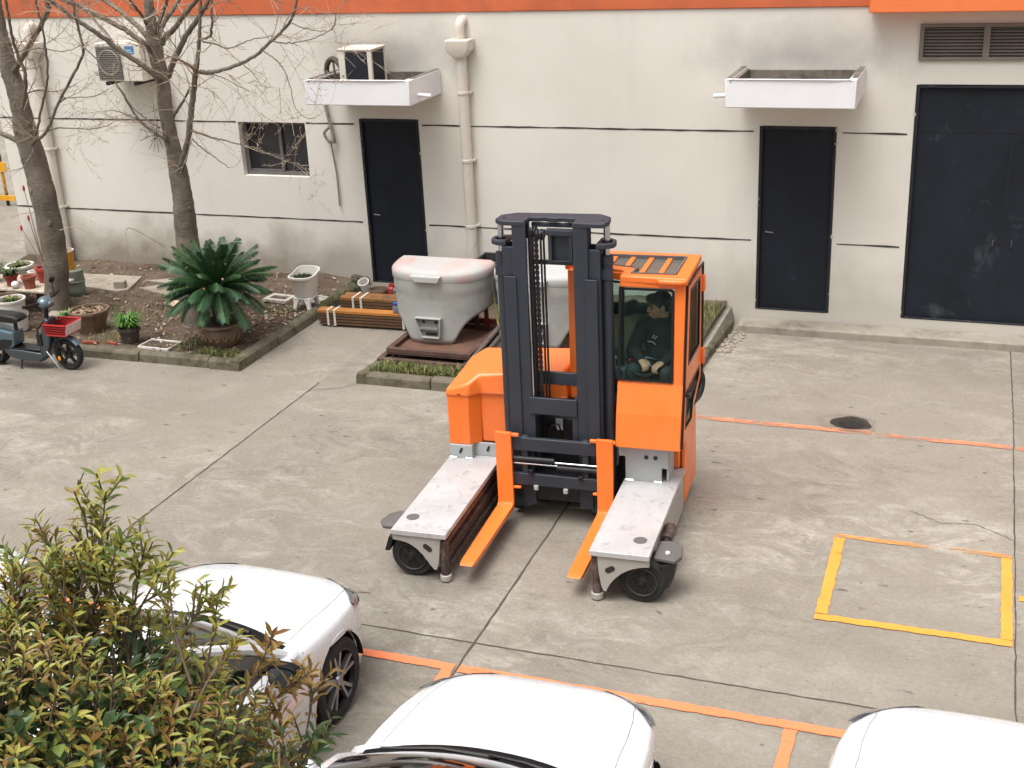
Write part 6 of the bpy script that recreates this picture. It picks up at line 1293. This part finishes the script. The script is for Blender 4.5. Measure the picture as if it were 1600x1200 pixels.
        pl_ = MB(); pl_.tube([(s_*.712*k_, -1.235, .79), (s_*.66*k_, -1.52, 1.0), (s_*.572*k_, -1.9, 1.205), (s_*.578*k_, -2.3, 1.238), (s_*.57*k_, -2.8, 1.218), (s_*.575*k_, -3.1, 1.15), (s_*.65*k_, -3.5, .88)], [.034, .034, .032, .03, .03, .034, .05], 8); pl_.build("roof_pillar", WHITECAR, t)
        tr = MB(); tr.loft([[Vector((s_*x*k_, -u, z)) for x, z in ((.70, .815), (.762, .792), (.775, .765))] for u in (1.15, 1.6, 2.2, 2.8, 3.4)], close=False, caps=False); tr.build("belt_trim", WHITECAR if capwhite else CARBLK, t, smooth=60)
        c = Vector((s_*(.90*k_), -1.50, .87)); n_ = 28
        def mring(y, kx_, kz_): return [c+Vector((kx_*math.copysign(abs(math.cos(a_))**.55, math.cos(a_)), y, kz_*math.copysign(abs(math.sin(a_))**.55, math.sin(a_)))) for a_ in [2*math.pi*i_/n_ for i_ in range(n_)]]
        mr = MB(); mr.loft([mring(-.045, .088, .068), mring(-.045, .098, .077), mring(-.03, .103, .082), mring(.015, .098, .076), mring(.045, .07, .052), mring(.055, .02, .015)]); mr.tube([(s_*.75*k_, -1.42, .80), c], .03, 8); mo = mr.build("wing_mirror", mirror_col or WHITECAR, t, smooth=60)
        mg = MB(); mg.loft([mring(-.0475, .082, .062), mring(-.044, .082, .062)]); mg.build("mirror_glass", MIRG if mirror_col else CARBLK, mo)
    cw = MB(); cw.loft([[Vector((f*.70*k_, gl_base(f*.7)+dy, .80-.02*f*f+dz)) for f in [-1+2*i/nx for i in range(nx+1)]] for dy, dz in ((.06, .003), (.0, .010), (-.13, .055))], close=False, caps=False); cwo = cw.build("cowl", CARBLK, t, smooth=60)
    for x0, x1 in ((.05, -.58), (.42, .0)):
        wp = MB(); wp.tube([(x0*k_, gl_base(x0)-.02, .83), ((x0+x1)/2*k_, gl_base((x0+x1)/2)-.05, .862), (x1*k_, gl_base(x1)-.04, .855)], [.014, .01, .007], 6); wp.build("wiper", BLACKP, cwo)
    # wheels
    for wc in (WB0, WB1):
        for s_ in (-1, 1):
            x = s_*(half-.10); w_ = MB(); w_.lathe([(.195, -.085), (.25, -.09), (.275, -.075), (.283, -.05), (.283, .05), (.275, .075), (.25, .09), (.195, .085)], (x, wc, zc), 'x', 44, caps=False); wo = w_.build("wheel", RUBBER, t)
            r = MB(); r.lathe([(.0, s_*.02), (.195, s_*.02)], (x, wc, zc), 'x', 36, caps=False); r.lathe([(.19, s_*.05), (.2, s_*.085), (.208, s_*.087), (.2, s_*.06)], (x, wc, zc), 'x', 36, caps=False); r.build("rim", RIMD, wo)
            sp = MB(); c = Vector((x, wc, zc))
            for k in range(5):
                for dk in (-.2, .2):
                    a = k*2*math.pi/5+.3; d0 = Vector((0, math.cos(a+dk*.3), math.sin(a+dk*.3))); d1 = Vector((0, math.cos(a+dk), math.sin(a+dk))); q = Vector((0, -d1.z, d1.y))
                    sp.loft([[c+d0*.035+q*o_+Vector((s_*h_, 0, 0)) for o_, h_ in ((-.012, .075), (.012, .075), (.012, .04), (-.012, .04))], [c+d1*.197+q*o_+Vector((s_*h_, 0, 0)) for o_, h_ in ((-.011, .082), (.011, .082), (.011, .05), (-.011, .05))]])
            sp.lathe([(.0, s_*.085), (.035, s_*.083), (.04, s_*.07)], (x, wc, zc), 'x', 16, caps=False); sp.build("spokes", RIMG, wo)
            wl = MB(); n = 20
            wl.loft([[(s_*xx*k_, wc+ra*1.005*math.cos(math.pi*i/n), zc+ra*1.005*math.sin(math.pi*i/n)) for i in range(n+1)] for xx in (.772, .5)], close=False, caps=False); wl.add([(s_*.5*k_, wc+ra*math.cos(math.pi*i/n), zc+ra*math.sin(math.pi*i/n)) for i in range(n+1)], [tuple(range(n+1))]); wl.build("wheel_arch", ARCH, body)
    return t
car("white car behind the bush, its front wheel with dark split-spoke rim showing", -4.34, 6.77, R_(-1), 0, 1.3, CARBLK, False)
car("white car with wipers resting on the windscreen, at the bottom centre", -2.13, 6.03, R_(1), 1, .8, None, False, .76)
car("white car showing only its bonnet at the bottom right corner", .30, 6.38, R_(0), 2, .8, None, False, .785)
car("white car mostly hidden, only a headlamp corner showing at the left edge", -6.78, 6.50, R_(2), 3, 1., None, False)

# ================================================================== LEAFY SHRUB in the near left corner
def leaf_mat(name, c, c2, rough=.4):
    t = NT(name); col = t.mix(t.ramp(t.noise(9, 3), .35, .65), c, c2); t.set(Base_Color=col, Roughness=rough, Subsurface_Weight=0.0)
    tl = t.n("ShaderNodeBsdfTranslucent"); t.l(col, tl.inputs[0]); mx = t.n("ShaderNodeMixShader"); mx.inputs[0].default_value = .22
    t.l(t.b.outputs[0], mx.inputs[1]); t.l(tl.outputs[0], mx.inputs[2]); t.l(mx.outputs[0], t.out.inputs[0]); return t.m
LV = [leaf_mat("bronze_young_leaf", lin(128, 102, 46), lin(146, 120, 58)), leaf_mat("olive_young_leaf", lin(144, 140, 58), lin(168, 162, 76)), leaf_mat("mid_green_leaf", lin(100, 116, 54), lin(120, 134, 68)), leaf_mat("dark_green_leaf", lin(54, 76, 44), lin(74, 94, 56), .28), leaf_mat("red_bronze_leaf", lin(120, 84, 42), lin(134, 104, 52))]
sh = thing("shrub", "tall leafy shrub with bronze and green leaf tufts in the near left corner", "shrub", (-2.9, 2.75, 0))
so = Vector(sh.location)
def add_leaf(m, p, d, up, L, wd, fold, droop):
    d = d.normalized(); s_ = d.cross(up); s_ = s_.normalized() if s_.length > 1e-4 else d.orthogonal().normalized(); n = s_.cross(d)
    P = lambda t_, x, z: p+d*L*t_+s_*x+n*z-Vector((0, 0, droop*L*t_*t_))
    m.add([P(0, 0, 0), P(.3, -wd*.8, fold), P(.3, 0, 0), P(.3, wd*.8, fold), P(.62, -wd*.9, fold), P(.62, 0, 0), P(.62, wd*.9, fold), P(1, 0, 0)], [(0, 2, 1), (0, 3, 2), (1, 2, 5, 4), (2, 3, 6, 5), (4, 5, 7), (5, 6, 7)])
rnd = random.Random(77); fo = MB(); stm = MB()
CEN = Vector((-3.02, 2.78, 1.66)); RAD = Vector((1.06, .85, 1.06))
def tuft(p, d, pal, n, L):
    for k in range(n):
        a = k*2.4+rnd.uniform(-.4, .4); lift = rnd.uniform(.25, 1.2); q = d.orthogonal().normalized(); q2 = d.cross(q)
        e = (q*math.cos(a)+q2*math.sin(a))+d*lift; back = (k/n)*.09
        fo.cur = rnd.choice(pal); add_leaf(fo, p-d*back, e, d, L*rnd.uniform(.65, 1.1), L*rnd.uniform(.10, .15), L*.05, rnd.uniform(0, .25))
def inside(u, v): return math.sin(5*u+1)*.06+math.sin(9*v+2)*.06+math.sin(13*u+7*v)*.05
N_OUT = 3600
for k in range(N_OUT):
    z = 1-2*(k+.5)/N_OUT; a = k*2.39996; r = math.sqrt(1-z*z); dirv = Vector((r*math.cos(a), r*math.sin(a), z))
    if z < -.55: continue
    rr = 1+inside(a, z*2)+rnd.uniform(-.12, .07); p = CEN+Vector((dirv.x*RAD.x, dirv.y*RAD.y, dirv.z*RAD.z))*rr-so
    d = (dirv*.6+Vector((rnd.uniform(-.3, .3), rnd.uniform(-.3, .3), .75))).normalized()
    top = z+rnd.uniform(-.35, .35)
    pal = (0, 4, 1, 1, 2) if top > .35 else (0, 1, 2, 2, 3) if top > -.05 else (2, 3, 3, 1)
    tuft(p, d, pal, rnd.randint(7, 11), rnd.uniform(.05, .07)); stm.tube([p-d*.16+Vector((rnd.uniform(-.03, .03), 0, 0)), p], [.004, .0025], 4, cap=False)
for k in range(8500):                                               # older, larger leaves inside the crown
    a = rnd.uniform(0, 6.28); z = rnd.uniform(-.75, .95); r = math.sqrt(1-z*z); rr = rnd.uniform(.3, .99)**.6; p = CEN+Vector((r*math.cos(a)*RAD.x, r*math.sin(a)*RAD.y, z*RAD.z))*rr-so
    d = Vector((r*math.cos(a), r*math.sin(a), z))+Vector((rnd.uniform(-1, 1), rnd.uniform(-1, 1), rnd.uniform(-.8, .6))); fo.cur = rnd.choice((3, 3, 2, 3)); add_leaf(fo, p, d, Vector((rnd.uniform(-.3, .3), rnd.uniform(-.3, .3), 1)), rnd.uniform(.075, .12), rnd.uniform(.016, .024), .006, .3)
SPRIGS = [(-2.83,3.17,2.77,-2.74,3.2,3.11,6,(1,1,2)),(-2.82,3.17,2.78,-2.85,3.2,3.03,4,(1,1,0)),(-2.72,3.07,2.84,-2.62,3.1,2.99,5,(1,2,2)),(-2.98,3.17,2.76,-3.07,3.2,2.96,4,(1,1,0)),(-3.0,3.17,2.74,-3.02,3.2,2.84,3,(1,0,0)),(-2.66,3.17,2.73,-2.61,3.2,2.93,3,(1,1,2)),(-2.63,3.17,2.73,-2.5,3.2,2.91,3,(1,1,2)),(-2.43,3.07,2.8,-2.46,3.1,2.89,3,(2,1,1)),(-2.44,3.17,2.69,-2.39,3.2,2.75,3,(2,1,1)),(-2.37,3.17,2.65,-2.35,3.2,2.74,3,(1,2,1)),(-2.23,3.07,2.66,-2.22,3.1,2.68,3,(0,1,1)),(-2.16,3.07,2.54,-2.1,3.1,2.66,4,(0,0,4)),(-2.15,3.17,2.4,-2.1,3.2,2.45,3,(0,0,4)),(-2.13,3.27,2.14,-2.07,3.3,2.37,5,(0,0,4)),(-2.05,3.17,2.18,-1.97,3.2,2.26,5,(2,3,3)),(-2.07,3.07,2.38,-2.09,3.1,2.44,3,(4,0,0)),(-3.19,3.17,2.64,-3.2,3.2,2.79,3,(1,0,1)),(-3.16,3.07,2.68,-3.17,3.1,2.79,3,(0,4,1)),(-2.79,3.22,2.71,-2.9,3.25,2.86,4,(1,1,2)),(-2.82,3.22,2.81,-2.84,3.25,3.02,4,(1,1,2)),(-2.02,2.97,2.31,-2.08,3.0,2.38,3,(3,2,0)),(-2.98,3.18,2.59,-2.91,3.21,2.84,3,(1,1,2)),(-2.8,3.09,2.71,-2.86,3.12,2.84,3,(1,2,2)),(-3.09,3.07,2.65,-3.07,3.1,2.78,3,(1,0,2)),(-3.06,3.0,2.67,-3.05,3.03,2.88,3,(1,1,2)),(-2.96,3.16,2.65,-3.0,3.19,2.87,3,(1,0,2)),(-2.71,3.1,2.72,-2.75,3.13,2.87,3,(1,0,2)),(-2.81,3.04,2.74,-2.73,3.07,2.95,3,(0,1,1)),(-3.12,3.17,2.61,-3.16,3.2,2.74,3,(1,2,2)),(-2.99,3.17,2.6,-2.96,3.2,2.74,3,(1,2,2)),(-2.91,3.03,2.72,-2.9,3.06,2.92,3,(1,1,2)),(-2.7,3.06,2.69,-2.71,3.09,2.86,3,(0,1,1)),(-2.82,3.0,2.78,-2.88,3.03,2.91,3,(1,0,2)),(-3.19,3.16,2.55,-3.17,3.19,2.75,3,(1,2,2))]
for (bx, by, bz, tx, ty, tz, n, pal) in SPRIGS:                      # long shoots that stand clear of the crown
    b = Vector((bx, by, bz))-so; e = Vector((tx, ty, tz))-so; L = (e-b).length; b = b-(e-b).normalized()*.24-Vector((0, 0, .05)); P = spline([b, b+(e-b)*.5+Vector((rnd.uniform(-.02, .02), 0, rnd.uniform(-.02, .01))), e], 6); stm.tube(P, [.006*(1-.6*i/12) for i in range(13)], 5, cap=False)
    ax = (e-b).normalized(); tuft(P[-1], ax, pal, 9, .072)
    for k in range(n*2+3):
        i = rnd.randint(3, 11); q = ax.orthogonal().normalized(); a = rnd.uniform(0, 6.28); o_ = (q*math.cos(a)+ax.cross(q)*math.sin(a))
        if rnd.random() < .45:
            s1 = P[i]+(o_*.5+ax).normalized()*rnd.uniform(.08, .16); stm.tube([P[i], s1], [.004, .0025], 4, cap=False); tuft(s1, (s1-P[i]).normalized(), pal, 8, .068)
        else:
            fo.cur = rnd.choice(pal); add_leaf(fo, P[i], o_+ax*.6, ax, rnd.uniform(.06, .09), .012, .004, .1)
fo.build("foliage", LV, sh, smooth=0, flip=False)
for k in range(6):
    a = k*1.05; e = Vector((math.cos(a)*.6, math.sin(a)*.5, 1.9)); P = spline([(math.cos(a)*.06, math.sin(a)*.06, 0), e*.45+Vector((0, 0, .1)), e], 6); stm.tube(P, [.03*(1-.7*i/12) for i in range(13)], 7, cap=False)
stm.build("stems", mat("shrub_bark", lin(96, 82, 66), .85, var=.2), sh, flip=False)
# ================================================================== from plan units to metres
for o in list(SCN.objects):
    if o.parent is None and o.type in ('MESH', 'EMPTY'):
        o.location = Vector(o.location)*S; o.scale = (S, S, S)
